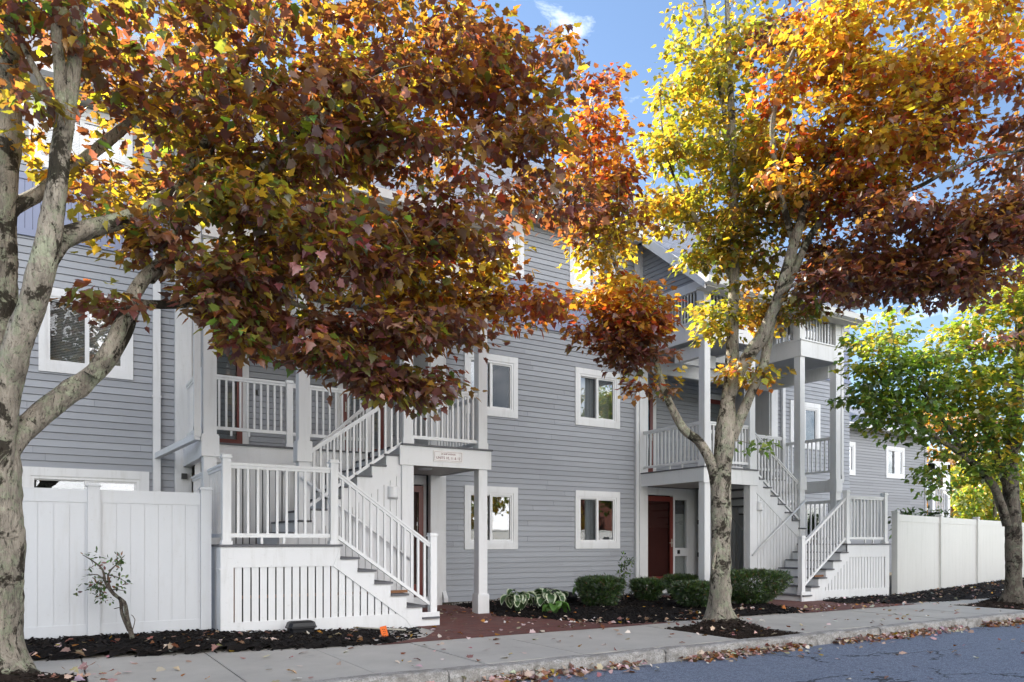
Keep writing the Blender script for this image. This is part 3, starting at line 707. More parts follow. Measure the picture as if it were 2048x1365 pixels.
plaque(5.475, 6.03, 2.555, 2.738, 'white address plaque with dark red lettering on the left porch fascia', True)

# ------------------------------------------------------------------ wing on the right
wg = empty('building_wing', (28.5, 17.8, 0), 'lower grey clapboard wing with two small windows set back at the far right', 'building')
WY = 17.8
wwin = [(25.40, 26.68, 3.80, 5.09), (28.72, 30.0, 3.80, 5.09)]
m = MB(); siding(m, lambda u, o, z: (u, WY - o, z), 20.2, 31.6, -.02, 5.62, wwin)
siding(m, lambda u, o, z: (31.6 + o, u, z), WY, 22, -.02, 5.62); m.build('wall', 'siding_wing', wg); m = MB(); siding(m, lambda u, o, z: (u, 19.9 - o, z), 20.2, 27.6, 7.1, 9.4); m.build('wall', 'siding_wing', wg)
for i, w in enumerate(wwin): window(*w, WY, wg, glass_a='glass_bright' if i == 0 else 'window_glass', glass_b='glass_bright', pick=.12 if i == 0 else .5)
m = MB(); wz = lambda y: 5.75 + (y - 17.35) * .52
slope(m, 20.2, 32.0, 17.35, 20.0, zf=wz); slope(m, 27.6, 32.0, 20.0, 22.6, zf=lambda y: wz(20) - (y - 20) * .52)
slope(m, 20.2, 28.0, 19.5, 22.0, zf=lambda y: 9.45 + (y - 19.5) * .5)
add_uv(m.build('roof', 'roof_shingle', wg), .52)
one('gutter', 'white_paint', wg, (20.2, 32.05, 17.22, 17.36, 5.57, 5.72), (20.2, 27.75, 19.7, 19.9, 6.92, 7.22), (20.2, 28.0, 19.4, 19.52, 9.3, 9.44))
one('soffit', 'soffit_beige', wg, (20.2, 32.0, 17.37, WY, 5.55, 5.59))
one('corner_trim', 'trim_grey', wg, (31.5, 31.62, WY - .04, WY + .04, 0, 5.6))
one('entry_porch', 'white_paint', wg, (32.3, 32.5, 17.9, 18.1, 0, 4.6), (33.5, 33.7, 17.9, 18.1, 0, 4.6), (32.3, 33.7, 17.9, 18.1, 4.3, 4.7), (32.5, 33.5, 17.95, 18.05, 3.5, 3.6), (32.3, 33.7, 17.92, 18.08, 2.2, 2.5), (31.64, 34.2, 19.4, 19.5, 0, 4.6),
    *[(32.58 + k * .13, 32.61 + k * .13, 17.98, 18.02, 2.5, 3.5) for k in range(7)])

# ------------------------------------------------------------------ fences
def fence(pts, z0, z1, label, groove=.16, mat='fence_vinyl', gap=.0035):
    """pts = list of (x,y) post centres"""
    f = empty('vinyl_fence', (pts[0][0], pts[0][1], 0), label, 'fence')
    for (x, y) in pts:
        w = .064; m = MB()
        dx, dy = pts[-1][0] - pts[0][0], pts[-1][1] - pts[0][1]; L = math.hypot(dx, dy); ex, ey = dx / L, dy / L; nx, ny = ey, -ex
        def P(a, b, z): return (x + ex * a + nx * b, y + ey * a + ny * b, z)
        def bx(a, z0_, z1_): m.add([P(-a, -a, z0_), P(a, -a, z0_), P(a, a, z0_), P(-a, a, z0_), P(-a, -a, z1_), P(a, -a, z1_), P(a, a, z1_), P(-a, a, z1_)], [(3, 2, 1, 0), (4, 5, 6, 7), (0, 1, 5, 4), (1, 2, 6, 5), (2, 3, 7, 6), (3, 0, 4, 7)])
        bx(w, z0 - .2, z1 + .04); bx(w + .018, z1 + .04, z1 + .055); bx(w + .006, z1 + .055, z1 + .075)
        m.build('fence_post', mat, f)
    for (x0, y0), (x1, y1) in zip(pts, pts[1:]):
        L = math.hypot(x1 - x0, y1 - y0); ex, ey = (x1 - x0) / L, (y1 - y0) / L; nx, ny = ey, -ex; m = MB()
        def bb(a0, a1, b0, b1, za, zb_):
            q = lambda a, b, z: (x0 + ex * a + nx * b, y0 + ey * a + ny * b, z)
            m.add([q(a0, b0, za), q(a1, b0, za), q(a1, b1, za), q(a0, b1, za), q(a0, b0, zb_), q(a1, b0, zb_), q(a1, b1, zb_), q(a0, b1, zb_)], [(3, 2, 1, 0), (4, 5, 6, 7), (0, 1, 5, 4), (1, 2, 6, 5), (2, 3, 7, 6), (3, 0, 4, 7)])
        a = .064
        bb(a, L - a, -.022, .022, z1 - .16, z1); bb(a, L - a, -.022, .022, z0 - .05, z0 + .13)
        bb(a, a + .025, -.018, .018, z0 + .13, z1 - .16); bb(L - a - .025, L - a, -.018, .018, z0 + .13, z1 - .16)
        n = max(1, round((L - 2 * a - .05) / groove)); w = (L - 2 * a - .05) / n
        for k in range(n): bb(a + .025 + k * w + gap, a + .025 + (k + 1) * w - gap, -.011 , .011, z0 + .13, z1 - .16)
        bb(a, L - a, -.004, .004, z0 + .1, z1 - .1)
        m.build('fence_panel', mat, f)
    return f
fence([(-3.5, 10.5), (-1.5, 10.5), (.47, 10.5), (1.755, 10.5)], .07, 1.845, 'white vinyl privacy fence at left behind the leaning shrub')
A, Bp = Vector((16.72, 10.12)), Vector((25.4, 11.85))
fence([tuple(A + (Bp - A) * t) for t in (0, .335, .685, 1.03, 1.36)], -.10, 1.85, 'long white vinyl privacy fence running right from the far staircase', groove=.30, mat='fence_warm', gap=.0008)

# ------------------------------------------------------------------ ground
def sheet(name, mat, pts, z, kind='structure'):
    m = MB(); m.add([(x, y, z) for x, y in pts], [list(range(len(pts)))])
    return tag(m.build(name, mat), kind=kind)
sheet('ground', 'grass_far', [(-900, -900), (900, -900), (900, 900), (-900, 900)], -.42)
sheet('road', 'asphalt', [(-120, -7.5), (160, -7.5), (160, 6.52), (-120, 6.52)], -.20)
sheet('yard_ground', 'ground_soil', [(-30, 8.0), (60, 8.0), (60, 40), (-30, 40)], -.13)
# kerb of split granite stones
m = MB(); x = -14.0; rr = random.Random(3)
stones = [-14, -11.6, -9.3, -7.1, -4.8, -2.6, -.6, 1.35, 3.75, 6.02, 6.03]
xs = [-14, -11.7, -9.4, -7.2, -4.9, -2.7, -.7, 1.3, 3.3, 6.12, 8.9, 10.35, 12.7, 15.0, 17.4, 19.9, 22, 24.4, 27, 29.5, 32, 34.5, 37, 40]
for x0, x1 in zip(xs, xs[1:]):
    x0 += .006; x1 -= .006; n = max(6, int((x1 - x0) / .05)); prof = []
    dy = rr.uniform(-.012, .012); dz = rr.uniform(-.006, .008)
    P = [(6.475, -.24), (6.478, -.17), (6.482, -.11), (6.488, -.072), (6.50, -.052), (6.525, -.043), (6.58, -.042), (6.655, -.042), (6.66, -.06), (6.66, -.24)]
    ph = rr.uniform(0, 50); b = len(m.v)
    for i in range(n + 1):
        u = x0 + (x1 - x0) * i / n
        e = min(i, n - i) ; er = .012 if e == 0 else 0
        for k, (y, z) in enumerate(P):
            j = .010 if k < 6 else .003
            yy = y + dy + j * (math.sin(u * 9 + ph + k * 1.7) * .6 + math.sin(u * 23 + k * 2.9 + ph) * .5 + rr.uniform(-.5, .5)) + (er if k < 6 else 0)
            m.v.append((u, yy, z + dz + (.004 * math.sin(u * 5 + ph) + rr.uniform(-.002, .002) if 3 <= k < 8 else 0) - (er * .6 if 3 <= k < 8 else 0)))
    q = len(P)
    for i in range(n):
        for k in range(q - 1): m.f.append([b + i * q + k, b + i * q + k + 1, b + (i + 1) * q + k + 1, b + (i + 1) * q + k]); m.mi.append(0)
    m.f.append([b + k for k in range(q)]); m.mi.append(0); m.f.append([b + n * q + k for k in range(q)][::-1]); m.mi.append(0)
tag(m.build('kerb', 'granite'), kind='structure')
# sidewalk slabs with joints, stepping back round the tree pits
m = MB(); pits = [(-1.3, .30), (7.55, 8.85), (15.2, 17.6)]
SZ = -.045
xs = [-14, -12.4, -10.8, -9.2, -7.7, -6.2, -4.7, -3.1, -1.3, .30, 1.5, 2.64, 3.80, 5.06, 6.25, 7.55, 8.85, 10.3, 12.4, 13.8, 15.2, 17.6, 19.2, 20.8, 22.4, 24, 25.6, 27.2, 29, 31, 33, 36, 40]
for x0, x1 in zip(xs, xs[1:]):
    pit = any(abs(x0 - a) < .02 for a, b in pits)
    yf = 8.12 if pit else 6.668
    z = SZ + rr.uniform(-.003, .003)
    b = len(m.v); g = .007
    m.box(x0 + g, x1 - g, yf + (g if pit else 0), 9.9, z - .1, z)
tag(m.build('sidewalk', 'concrete'), kind='structure')
sheet('sidewalk_joint', 'ground_soil', [(-14, 6.66), (40, 6.66), (40, 9.9), (-14, 9.9)], SZ - .035)
def bed(name, outline, zf, res=.09, chips=0, mat='mulch'):
    """mounded mulch inside an outline, with loose chips"""
    xs_ = [p[0] for p in outline]; ys_ = [p[1] for p in outline]
    def inside(x, y):
        c = False; n = len(outline); j = n - 1
        for i in range(n):
            xi, yi = outline[i]; xj, yj = outline[j]
            if (yi > y) != (yj > y) and x < (xj - xi) * (y - yi) / (yj - yi) + xi: c = not c
            j = i
        return c
    def edge(x, y):
        best = 9
        for i in range(len(outline)):
            ax, ay = outline[i]; bx, by = outline[(i + 1) % len(outline)]
            L2 = (bx - ax) ** 2 + (by - ay) ** 2; t = max(0, min(1, ((x - ax) * (bx - ax) + (y - ay) * (by - ay)) / L2)); best = min(best, math.hypot(x - ax - t * (bx - ax), y - ay - t * (by - ay)))
        return best
    m = MB(); idx = {}
    nx = int((max(xs_) - min(xs_)) / res) + 2; ny = int((max(ys_) - min(ys_)) / res) + 2
    r2 = random.Random(len(outline) * 31 + int(xs_[0] * 7))
    def height(x, y, jit=True):
        e = edge(x, y); base = zf(x, y)
        ramp = min(1, e / .16)
        return SZ - .03 + (base - SZ + .03) * ramp ** .6 + ((r2.uniform(-.018, .022)) * ramp if jit else 0)
    for i in range(nx):
        for j in range(ny):
            x = min(xs_) + i * res + r2.uniform(-.02, .02); y = min(ys_) + j * res + r2.uniform(-.02, .02)
            if inside(x, y): idx[i, j] = len(m.v); m.v.append((x, y, height(x, y)))
    # snap: add outline skirt
    for (i, j), a in list(idx.items()):
        q = [(i, j), (i + 1, j), (i + 1, j + 1), (i, j + 1)]
        k = [idx[t] for t in q if t in idx]
        if len(k) >= 3 and (i, j) in idx: m.f.append(k); m.mi.append(0)
    cnt = 0
    while cnt < chips:
        x = r2.uniform(min(xs_) - .03, max(xs_)); y = r2.uniform(min(ys_) - .03, max(ys_)); 
        if not inside(x, y): continue
        z = height(x, y, False) + .012; l, w, t = r2.uniform(.015, .05), r2.uniform(.006, .014), r2.uniform(.003, .008); a = r2.uniform(0, 6.3); tl = r2.uniform(-.5, .5)
        ex, ey, ez = math.cos(a) * math.cos(tl), math.sin(a) * math.cos(tl), math.sin(tl); px_, py_ = -math.sin(a), math.cos(a)
        vs = [(x + sx * ex * l + sy * px_ * w, y + sx * ey * l + sy * py_ * w, z + sx * ez * l + sz * t) for sz in (0, 1) for sx, sy in ((-1, -1), (1, -1), (1, 1), (-1, 1))]
        m.add(vs, [(4, 5, 6, 7), (0, 1, 5, 4), (1, 2, 6, 5), (2, 3, 7, 6), (3, 0, 4, 7)]); cnt += 1
    o = m.build(name, mat); return tag(o, kind='stuff'), height
_, HL = bed('mulch', [(-6, 9.25), (-.13, 9.28), (1.2, 8.98), (2.6, 8.66), (3.6, 8.60), (4.25, 8.95), (4.55, 9.6), (4.75, 10.2), (4.75, 10.6), (-6, 10.6)], lambda x, y: .055 - max(0, (x - 1.5)) * .04 - (y < 9.3) * .0, chips=5200)
_, HM = bed('mulch', [(6.62, 11.3), (6.35, 10.9), (6.6, 10.4), (6.9, 9.7), (7.35, 8.75), (8.2, 8.60), (11.6, 8.55), (11.9, 9.0), (12.0, 10.2), (12.0, 11.6), (11.6, 12.6), (11.6, 13.4), (6.75, 13.4)], lambda x, y: -.005 + .03 * math.sin(x * 1.7) * math.sin(y * 2), chips=6500)
_, HR = bed('mulch', [(13.9, 10.14), (13.6, 9.35), (14.6, 8.70), (17, 8.50), (30, 8.6), (30, 12.6), (25.4, 11.8), (16.7, 10.10)], lambda x, y: -.01 + max(0, y - 9.4) * .03, res=.12, chips=4000)
for i, (px0, px1) in enumerate(pits):
    xc = (-.42, 8.62, 16.6)[i]; yc = (8.08, 7.95, 7.62)[i]
    bed('mulch', [(px0 + .01, 6.68), (px1 - .01, 6.68), (px1 - .01, 8.10), (px0 + .01, 8.10)], lambda x, y, xc=xc, yc=yc: -.06 + .13 * math.exp(-((x - xc) ** 2 + (y - min(yc, 7.9)) ** 2) / .28), res=.07, chips=900, mat='pit_soil')
def path(name, pts, z): return sheet(name, 'brick_paving', pts, z)
path('brick_path', [(3.3, 8.55), (8.4, 8.55), (7.6, 8.9), (7.05, 9.7), (6.8, 10.4), (6.55, 10.9), (6.8, 11.3), (6.9, 13.5), (4.6, 13.5), (4.6, 9.5), (4.2, 8.95)], SZ + .004)
path('brick_path', [(11.3, 8.5), (15.0, 8.5), (14.0, 9.5), (14.2, 10.2), (13.7, 13.5), (11.4, 13.5), (11.8, 12.4), (11.7, 9.2)], SZ + .004)
# white crushed stones by the wall
m = MB(); r3 = random.Random(5)
for k in range(900):
    x = r3.uniform(6.75, 11.55); y = r3.uniform(13.02, 13.40); s_ = r3.uniform(.01, .022); z = HM(x, y, False) + .02
    a = [r3.uniform(.6, 1.2) for _ in range(6)]
    m.add([(x + s_ * a[0], y, z), (x - s_ * a[1], y, z), (x, y + s_ * a[2], z), (x, y - s_ * a[3], z), (x, y, z + s_ * a[4]), (x, y, z - s_)], [(0, 2, 4), (2, 1, 4), (1, 3, 4), (3, 0, 4)])
tag(m.build('gravel', 'granite'), kind='stuff')

# ------------------------------------------------------------------ leaves and trees
def tri_leaf(outline, fold=.12, droop=.25):
    """leaf template in (along, across): fan from the midrib base; returns verts, faces"""
    v = [(0.0, 0.0, 0.0)] + [(a, b, abs(b) * fold - droop * a * a) for a, b in outline]
    f = [(0, i, i + 1) for i in range(1, len(outline))]
    return np.array(v), np.array(f)
def star_leaf(half, ctr=.3, fold=.16, droop=.28):
    loop = [(0.0, 0.0)] + half + [(1.0, 0.0)] + [(a, -b) for a, b in reversed(half)]
    v = [(ctr, 0.0, -droop * ctr * ctr)] + [(a, b, abs(b) * fold - droop * a * a) for a, b in loop]
    n = len(loop); return np.array(v), np.array([(0, 1 + (i + 1) % n, 1 + i) for i in range(n)])
MAPLE = star_leaf([(-.05, .30), (.15, .27), (.37, .48), (.50, .27), (.67, .27), (.77, .13)])
OVAL = tri_leaf([(.15, .14), (.4, .24), (.7, .18), (1, 0), (.7, -.18), (.4, -.24), (.15, -.14)], .2, .15)
NEEDLE = tri_leaf([(.3, .11), (1, 0), (.3, -.11)], .1, .1)
LANCE = tri_leaf([(.1, .10), (.35, .20), (.7, .16), (1, 0), (.7, -.16), (.35, -.20), (.1, -.10)], .25, .5)

def leaf_mesh(name, pos, axis, nrm, size, refl, trans, tmpl, parent, mat):
    """numpy: instantiates the template for every leaf into ONE mesh with two colour attributes"""
    tv, tf = tmpl; n = len(pos); k = len(tv)
    axis = axis / np.linalg.norm(axis, axis=1, keepdims=True)
    nrm = nrm - axis * (nrm * axis).sum(1, keepdims=True); nrm /= np.linalg.norm(nrm, axis=1, keepdims=True) + 1e-9
    side = np.cross(nrm, axis)
    curl = rng.uniform(-1.0, 2.2, n)
    z = tv[None, :, 2] * curl[:, None]
    V = pos[:, None, :] + size[:, None, None] * (tv[None, :, 0, None] * axis[:, None, :] + tv[None, :, 1, None] * side[:, None, :] + z[:, :, None] * nrm[:, None, :])
    F = tf[None] + (np.arange(n) * k)[:, None, None]
    org = np.array(base_of(parent)) if parent is not None else np.zeros(3)
    V = (V - org).reshape(-1, 3); F = F.reshape(-1, 3)
    me = bpy.data.meshes.new(name); me.vertices.add(len(V)); me.vertices.foreach_set('co', V.ravel().astype(np.float32))
    me.loops.add(F.size); me.loops.foreach_set('vertex_index', F.ravel().astype(np.int32))
    me.polygons.add(len(F)); me.polygons.foreach_set('loop_start', np.arange(0, F.size, 3, dtype=np.int32))
    me.update(calc_edges=True)
    for nm, c in (('refl', refl), ('trans', trans)):
        at_ = me.attributes.new(nm, 'FLOAT_COLOR', 'POINT'); cc = np.ones((n, k, 4), np.float32); cc[:, :, :3] = c[:, None, :]
        at_.data.foreach_set('color', cc.ravel())
    return link(name, me, parent, mat)

PAL = {  # reflectance, transmittance
 'maroon': ((.125, .048, .050), (.30, .095, .028)),
 'brown':  ((.155, .072, .045), (.40, .22, .028)),
 'rust':   ((.21, .075, .032), (.46, .18, .022)),
 'red':    ((.24, .035, .018), (.60, .10, .015)),
 'orange': ((.38, .145, .028), (.70, .30, .022)),
 'gold':   ((.40, .25, .035), (.74, .48, .03)),
 'yellow': ((.42, .33, .045), (.76, .58, .035)),
 'olive':  ((.105, .112, .028), (.42, .36, .03)),
 'lime':   ((.20, .26, .04), (.40, .46, .04)),
 'green':  ((.07, .135, .03), (.27, .42, .04)),
 'dgreen': ((.022, .050, .014), (.12, .20, .02)),
 'blush':  ((.30, .135, .115), (.42, .15, .06)),
 'pink':   ((.34, .17, .15), (.45, .15, .06)),
 'tan':    ((.50, .36, .27), (.3, .2, .1)),
 'pale':   ((.66, .53, .47), (.3, .2, .1)),
}
def colours(n, weights, jit=.25):
    names = list(weights); w = np.array([weights[k] for k in names], float); w /= w.sum()
    ix = rng.choice(len(names), n, p=w)
    r = np.array([PAL[k][0] for k in names])[ix]; t = np.array([PAL[k][1] for k in names])[ix]
    j = np.clip(rng.normal(1, jit, (n, 1)), .5, 1.8); h = rng.normal(1, .10, (n, 3))
    return np.clip(r * j * h, .003, .85), np.clip(t * (.5 + .5 * j) * h, .003, .9)

def spline(pts, rads, step=.08):
    pts = [Vector(p) for p in pts]; out = []; ro = []
    for i in range(len(pts) - 1):
        p0 = pts[max(i - 1, 0)]; p1 = pts[i]; p2 = pts[i + 1]; p3 = pts[min(i + 2, len(pts) - 1)]
        n = max(2, int((p2 - p1).length / step))
        for k in range(n):
            t = k / n; t2, t3 = t * t, t * t * t
            out.append(.5 * ((2 * p1) + (p2 - p0) * t + (2 * p0 - 5 * p1 + 4 * p2 - p3) * t2 + (3 * p1 - p0 - 3 * p2 + p3) * t3)); ro.append(rads[i] + (rads[i + 1] - rads[i]) * t)
    out.append(pts[-1]); ro.append(rads[-1]); return out, ro

def tree(name, base, label, stems, blobs, bark_mat, leaf_size, dens=1.0, void=.3, per=14, spray=.30, group='street maples along the kerb', knots=(), flare=None, tmpl=MAPLE, hang=.5, seg=18):
    root = empty(name, base, label, 'tree', group)
    mb = MB(); nodes = []; nrad = []
    ph = rng.uniform(0, 6, 8)
    for pts, rads in stems:
        P, Rr = spline(pts, rads, .06 if rads[0] > .06 else .09)
        sg = seg if rads[0] > .06 else 10
        # lumpy tube
        b = len(mb.v); n = len(P); a = None; kn = [(rng.uniform(0, 6.28), rng.integers(0, n), rng.uniform(.08, .25)) for _ in range(int(n * .09))]
        for i, p in enumerate(P):
            t = (P[min(i + 1, n - 1)] - P[max(i - 1, 0)]).normalized()
            a = t.orthogonal().normalized() if a is None else (a - t * a.dot(t)).normalized()
            c = t.cross(a)
            for k in range(sg):
                an = 2 * math.pi * k / sg; h = p.z * 3
                w = 1 + .05 * math.sin(3 * an + h + ph[0]) + .045 * math.sin(2 * an - h * 1.7 + ph[1]) + .03 * math.sin(5 * an + h * 4 + ph[2]) + rng.uniform(-.03, .03) + sum(am * math.exp(-(((an - a0 + 3.14) % 6.28 - 3.14) ** 2 / .12 + (i - s0) ** 2 / 1.6)) for a0, s0, am in kn if abs(i - s0) < 4)
                r_ = Rr[i] * w
                if flare is not None and p.z < base[2] + .45 and (p.xy - Vector(base).xy).length < .35:
                    e = max(0, 1 - (p.z - base[2]) / .45) ** 2.2; r_ *= 1 + e * (flare + .45 * max(0, math.sin(4 * an + ph[3])) + .35 * max(0, math.sin(3 * an + ph[4])))
                mb.v.append(tuple(p + (a * math.cos(an) + c * math.sin(an)) * r_))
        for i in range(n - 1):
            for k in range(sg):
                mb.f.append([b + i * sg + k, b + i * sg + (k + 1) % sg, b + (i + 1) * sg + (k + 1) % sg, b + (i + 1) * sg + k]); mb.mi.append(0)
        mb.f.append([b + (n - 1) * sg + k for k in range(sg)]); mb.mi.append(0)
        for p, r_ in list(zip(P, Rr))[::2]: nodes.append(p); nrad.append(r_)
    nodes = [np.array(p) for p in nodes]
    # cluster centres
    C = []; W = []; DN = []
    for bl in blobs:
        px, py, d, rx, ry, rd, n, pal = bl[:8]; n = max(2, int(round(n * dens)))
        ctr = np.array(at(px, py, d)); k = d / FPX
        q = rng.normal(size=(n, 3)); q /= np.linalg.norm(q, axis=1, keepdims=True); q *= (rng.uniform(0, 1, (n, 1)) ** (1 / 2.6))
        pos = ctr + q[:, :1] * rx * k * np.array(RIGHT) + q[:, 1:2] * rd * np.array(FWD) + q[:, 2:] * ry * k * np.array([0, 0, 1.])
        C.append(pos); W += [pal] * n
    C = np.concatenate(C)
    kv = rng.normal(size=(9, 3)) * np.array([2.7, 2.7, 9.5]); kp = rng.uniform(0, 6.28, 9)
    fld = np.cos(C @ kv.T + kp).sum(1); low = (C[:, 2] > .9) & (fld > np.quantile(fld, void)); C = C[low]; W = [w for w, ok in zip(W, low) if ok]
    N = np.array(nodes); NRr = np.array(nrad)
    dist = np.array([np.min(((N - c) ** 2).sum(1)) for c in C]); order = np.argsort(dist)
    tw = MB(); dirs = np.zeros_like(C)
    Nl = [N]; Rl = [NRr]
    cap = 60000; NB = np.zeros((cap, 3)); RB = np.zeros(cap); m_ = len(N); NB[:m_] = N; RB[:m_] = NRr
    for ii in order:
        c = C[ii]; D = NB[:m_] - c; up = D[:, 2]
        cost = (D ** 2).sum(1) + np.where(up > 0, up * .5, 0) + RB[:m_] * 1.5
        j = int(np.argmin(cost)); s_ = NB[j]; L = np.linalg.norm(c - s_); r0 = min(RB[j] * .7, .006 + .010 * L)
        dirs[ii] = (c - s_) / (L + 1e-6)
        mid = (s_ + c) / 2 + np.array([0, 0, .10 * L]) + rng.normal(0, .05 * L, 3)
        nn = max(3, int(L / .22) + 2); T = np.linspace(0, 1, nn)[:, None]
        pts = (1 - T) ** 2 * s_ + 2 * T * (1 - T) * mid + T ** 2 * c; rad = np.linspace(max(r0, .004), .003, nn)
        tw.tube([tuple(p) for p in pts], rad, 5, False)
        if m_ + nn < cap: NB[m_:m_ + nn - 1] = pts[1:]; RB[m_:m_ + nn - 1] = rad[1:]; m_ += nn - 1
    for k in knots: mb.tube(*k)
    tr = mb.build('trunk', bark_mat, root, smooth=True)
    tw.build('branches', bark_mat, tr, smooth=True)
    # leaves around every cluster in flat, drooping sprays
    n = len(C) * per; rep = np.repeat(np.arange(len(C)), per)
    ang = rng.uniform(0, 2 * math.pi, n); rad = spray * np.sqrt(rng.uniform(.02, 1, n))
    off = np.stack([np.cos(ang) * rad, np.sin(ang) * rad, rng.normal(0, spray * .15, n) - rad * .28], 1)
    pos = C[rep] + off + dirs[rep] * rng.uniform(-.12, .12, (n, 1))
    outw = np.stack([np.cos(ang), np.sin(ang), np.zeros(n)], 1)
    ax = outw * 1.0 + dirs[rep] * .5 + rng.normal(0, .35, (n, 3)); ax[:, 2] -= hang * rng.uniform(.2, 2.0, n)
    nr = np.array([0, 0, 1.]) + outw * rng.uniform(0, .9, (n, 1)) + rng.normal(0, .38, (n, 3))
    sz = leaf_size * np.clip(rng.normal(1, .26, n), .45, 1.6)
    rf = np.zeros((n, 3)); tn = np.zeros((n, 3)); ids = {}
    for i, w in enumerate(W): ids.setdefault(id(w), (w, []))[1].append(i)
    for w, lst in ids.values():
        # every spray leans to one hue, as whole twigs turn together
        mask = np.isin(rep, np.array(lst)); k = int(mask.sum()); a, b = colours(k, w)
        rf[mask] = a; tn[mask] = b
    tone = np.clip(rng.normal(1, .22, (len(C), 1)), .6, 1.6)[rep]; rf *= tone; tn *= .6 + .4 * tone
    pick = rng.uniform(size=n) < .45; src = np.arange(n); src[pick] = (rep * per)[pick]; rf = rf[src]; tn = tn[src]
    leaf_mesh('crown', pos, ax, nr, sz, np.clip(rf, .003, .8), np.clip(tn, .003, .9), tmpl, root, 'maple_leaf')
    return root

W_maroon = dict(blush=1.2, maroon=6, brown=4, rust=1, olive=1.2, red=.3, gold=.5)
W_mix = dict(blush=1, maroon=5.5, brown=4.5, olive=2.2, rust=.8, gold=1.0, yellow=.3, green=.7)
W_olive = dict(olive=3.5, brown=4, gold=1.6, yellow=.6, green=1, maroon=2)
W_goldin = dict(gold=4, yellow=2, olive=2, orange=1.5, brown=1)
W_orange = dict(orange=4, gold=4.5, rust=1.5, red=1.2, yellow=2)
W_top = dict(brown=4, rust=3, orange=1.4, maroon=3.5, gold=1.0, olive=1)
W_red = dict(red=3, orange=3, maroon=3, rust=2.5, gold=1)
W_yellow = dict(yellow=3, gold=3, lime=3, olive=4, orange=.5)
W_sunlit = dict(gold=4, yellow=3, orange=1.5, lime=1, olive=2, maroon=2)  # far crown blobs: sunlight on the leaves painted in as gold leaf colour
W_green = dict(green=6, dgreen=1.2, lime=3, olive=.4)
W_lime = dict(lime=4, yellow=2.5, green=2.5)
W_dark = dict(maroon=6, brown=4, rust=1, blush=1.2)

# --- near maple on the left
D1 = 6.7
b1 = at(-14, 1366, D1)
def S_(pl, d0, d1): return [at(x, y, d0 + (d1 - d0) * i / max(1, len(pl) - 1)) for i, (x, y) in enumerate(pl)]
stems1 = [
 (S_([(-14, 1385), (-14, 1250), (-13, 1050), (-10, 930), (-8, 850), (-6, 720), (-2, 560), (4, 400), (12, 240), (20, 80), (24, -120)], D1, D1 + .2), [.25, .235, .225, .22, .17, .15, .14, .13, .12, .105, .09]),
 (S_([(-11, 950), (6, 800), (30, 705), (66, 600), (98, 480), (116, 360), (130, 240), (148, 120), (158, -80)], D1, D1 - .25), [.16, .13, .117, .11, .10, .083, .07, .06, .05]),
 (S_([(128, 260), (120, 150), (112, 60), (95, -80)], D1 - .2, D1 - .5), [.06, .05, .045, .03]),
 (S_([(92, 520), (128, 478), (180, 458), (246, 440), (300, 415), (352, 383), (422, 372), (520, 340), (640, 300), (780, 285), (900, 300)], D1 - .1, D1 + 1.5), [.09, .085, .08, .075, .07, .062, .055, .048, .036, .025, .012]),
 (S_([(4, 440), (28, 415), (70, 392), (105, 366), (160, 325), (230, 270), (300, 210), (350, 150), (420, 60), (470, -60)], D1 + .1, D1 + 1.2), [.08, .07, .065, .06, .055, .05, .045, .04, .03, .02]),
 (S_([(-12, 960), (28, 880), (62, 848), (110, 806), (165, 765), (213, 722), (248, 665), (268, 615), (300, 610), (380, 608), (450, 590), (560, 600), (660, 640), (760, 720)], D1, D1 + 1.5), [.11, .112, .104, .098, .09, .082, .072, .065, .045, .04, .034, .026, .018, .010]),
 (S_([(182, 752), (222, 690), (246, 640), (262, 600), (290, 555), (325, 520), (355, 460), (380, 380), (430, 290)], D1 + .35, D1 + .9), [.07, .072, .07, .068, .06, .05, .04, .032, .02]),
 (S_([(300, 560), (335, 520), (350, 470), (400, 420), (480, 390), (600, 420), (720, 480), (850, 540), (980, 590)], D1 + .7, D1 + 2.4), [.05, .05, .045, .04, .036, .03, .024, .018, .01]),
 (S_([(45, 90), (85, 170), (105, 230)], D1 - .3, D1 - .2), [.02, .03, .04]),
 (S_([(352, 383), (430, 250), (470, 150), (520, 60), (600, -60)], D1 + .7, D1 + 1.5), [.05, .042, .035, .03, .02]),
 (S_([(520, 340), (640, 220), (760, 140), (880, 90), (1000, 70)], D1 + 1.1, D1 + 2.2), [.04, .034, .026, .018, .010]),
 (S_([(20, 140), (28, 30), (60, -80)], D1, D1 - .6), [.08, .06, .04]),
]
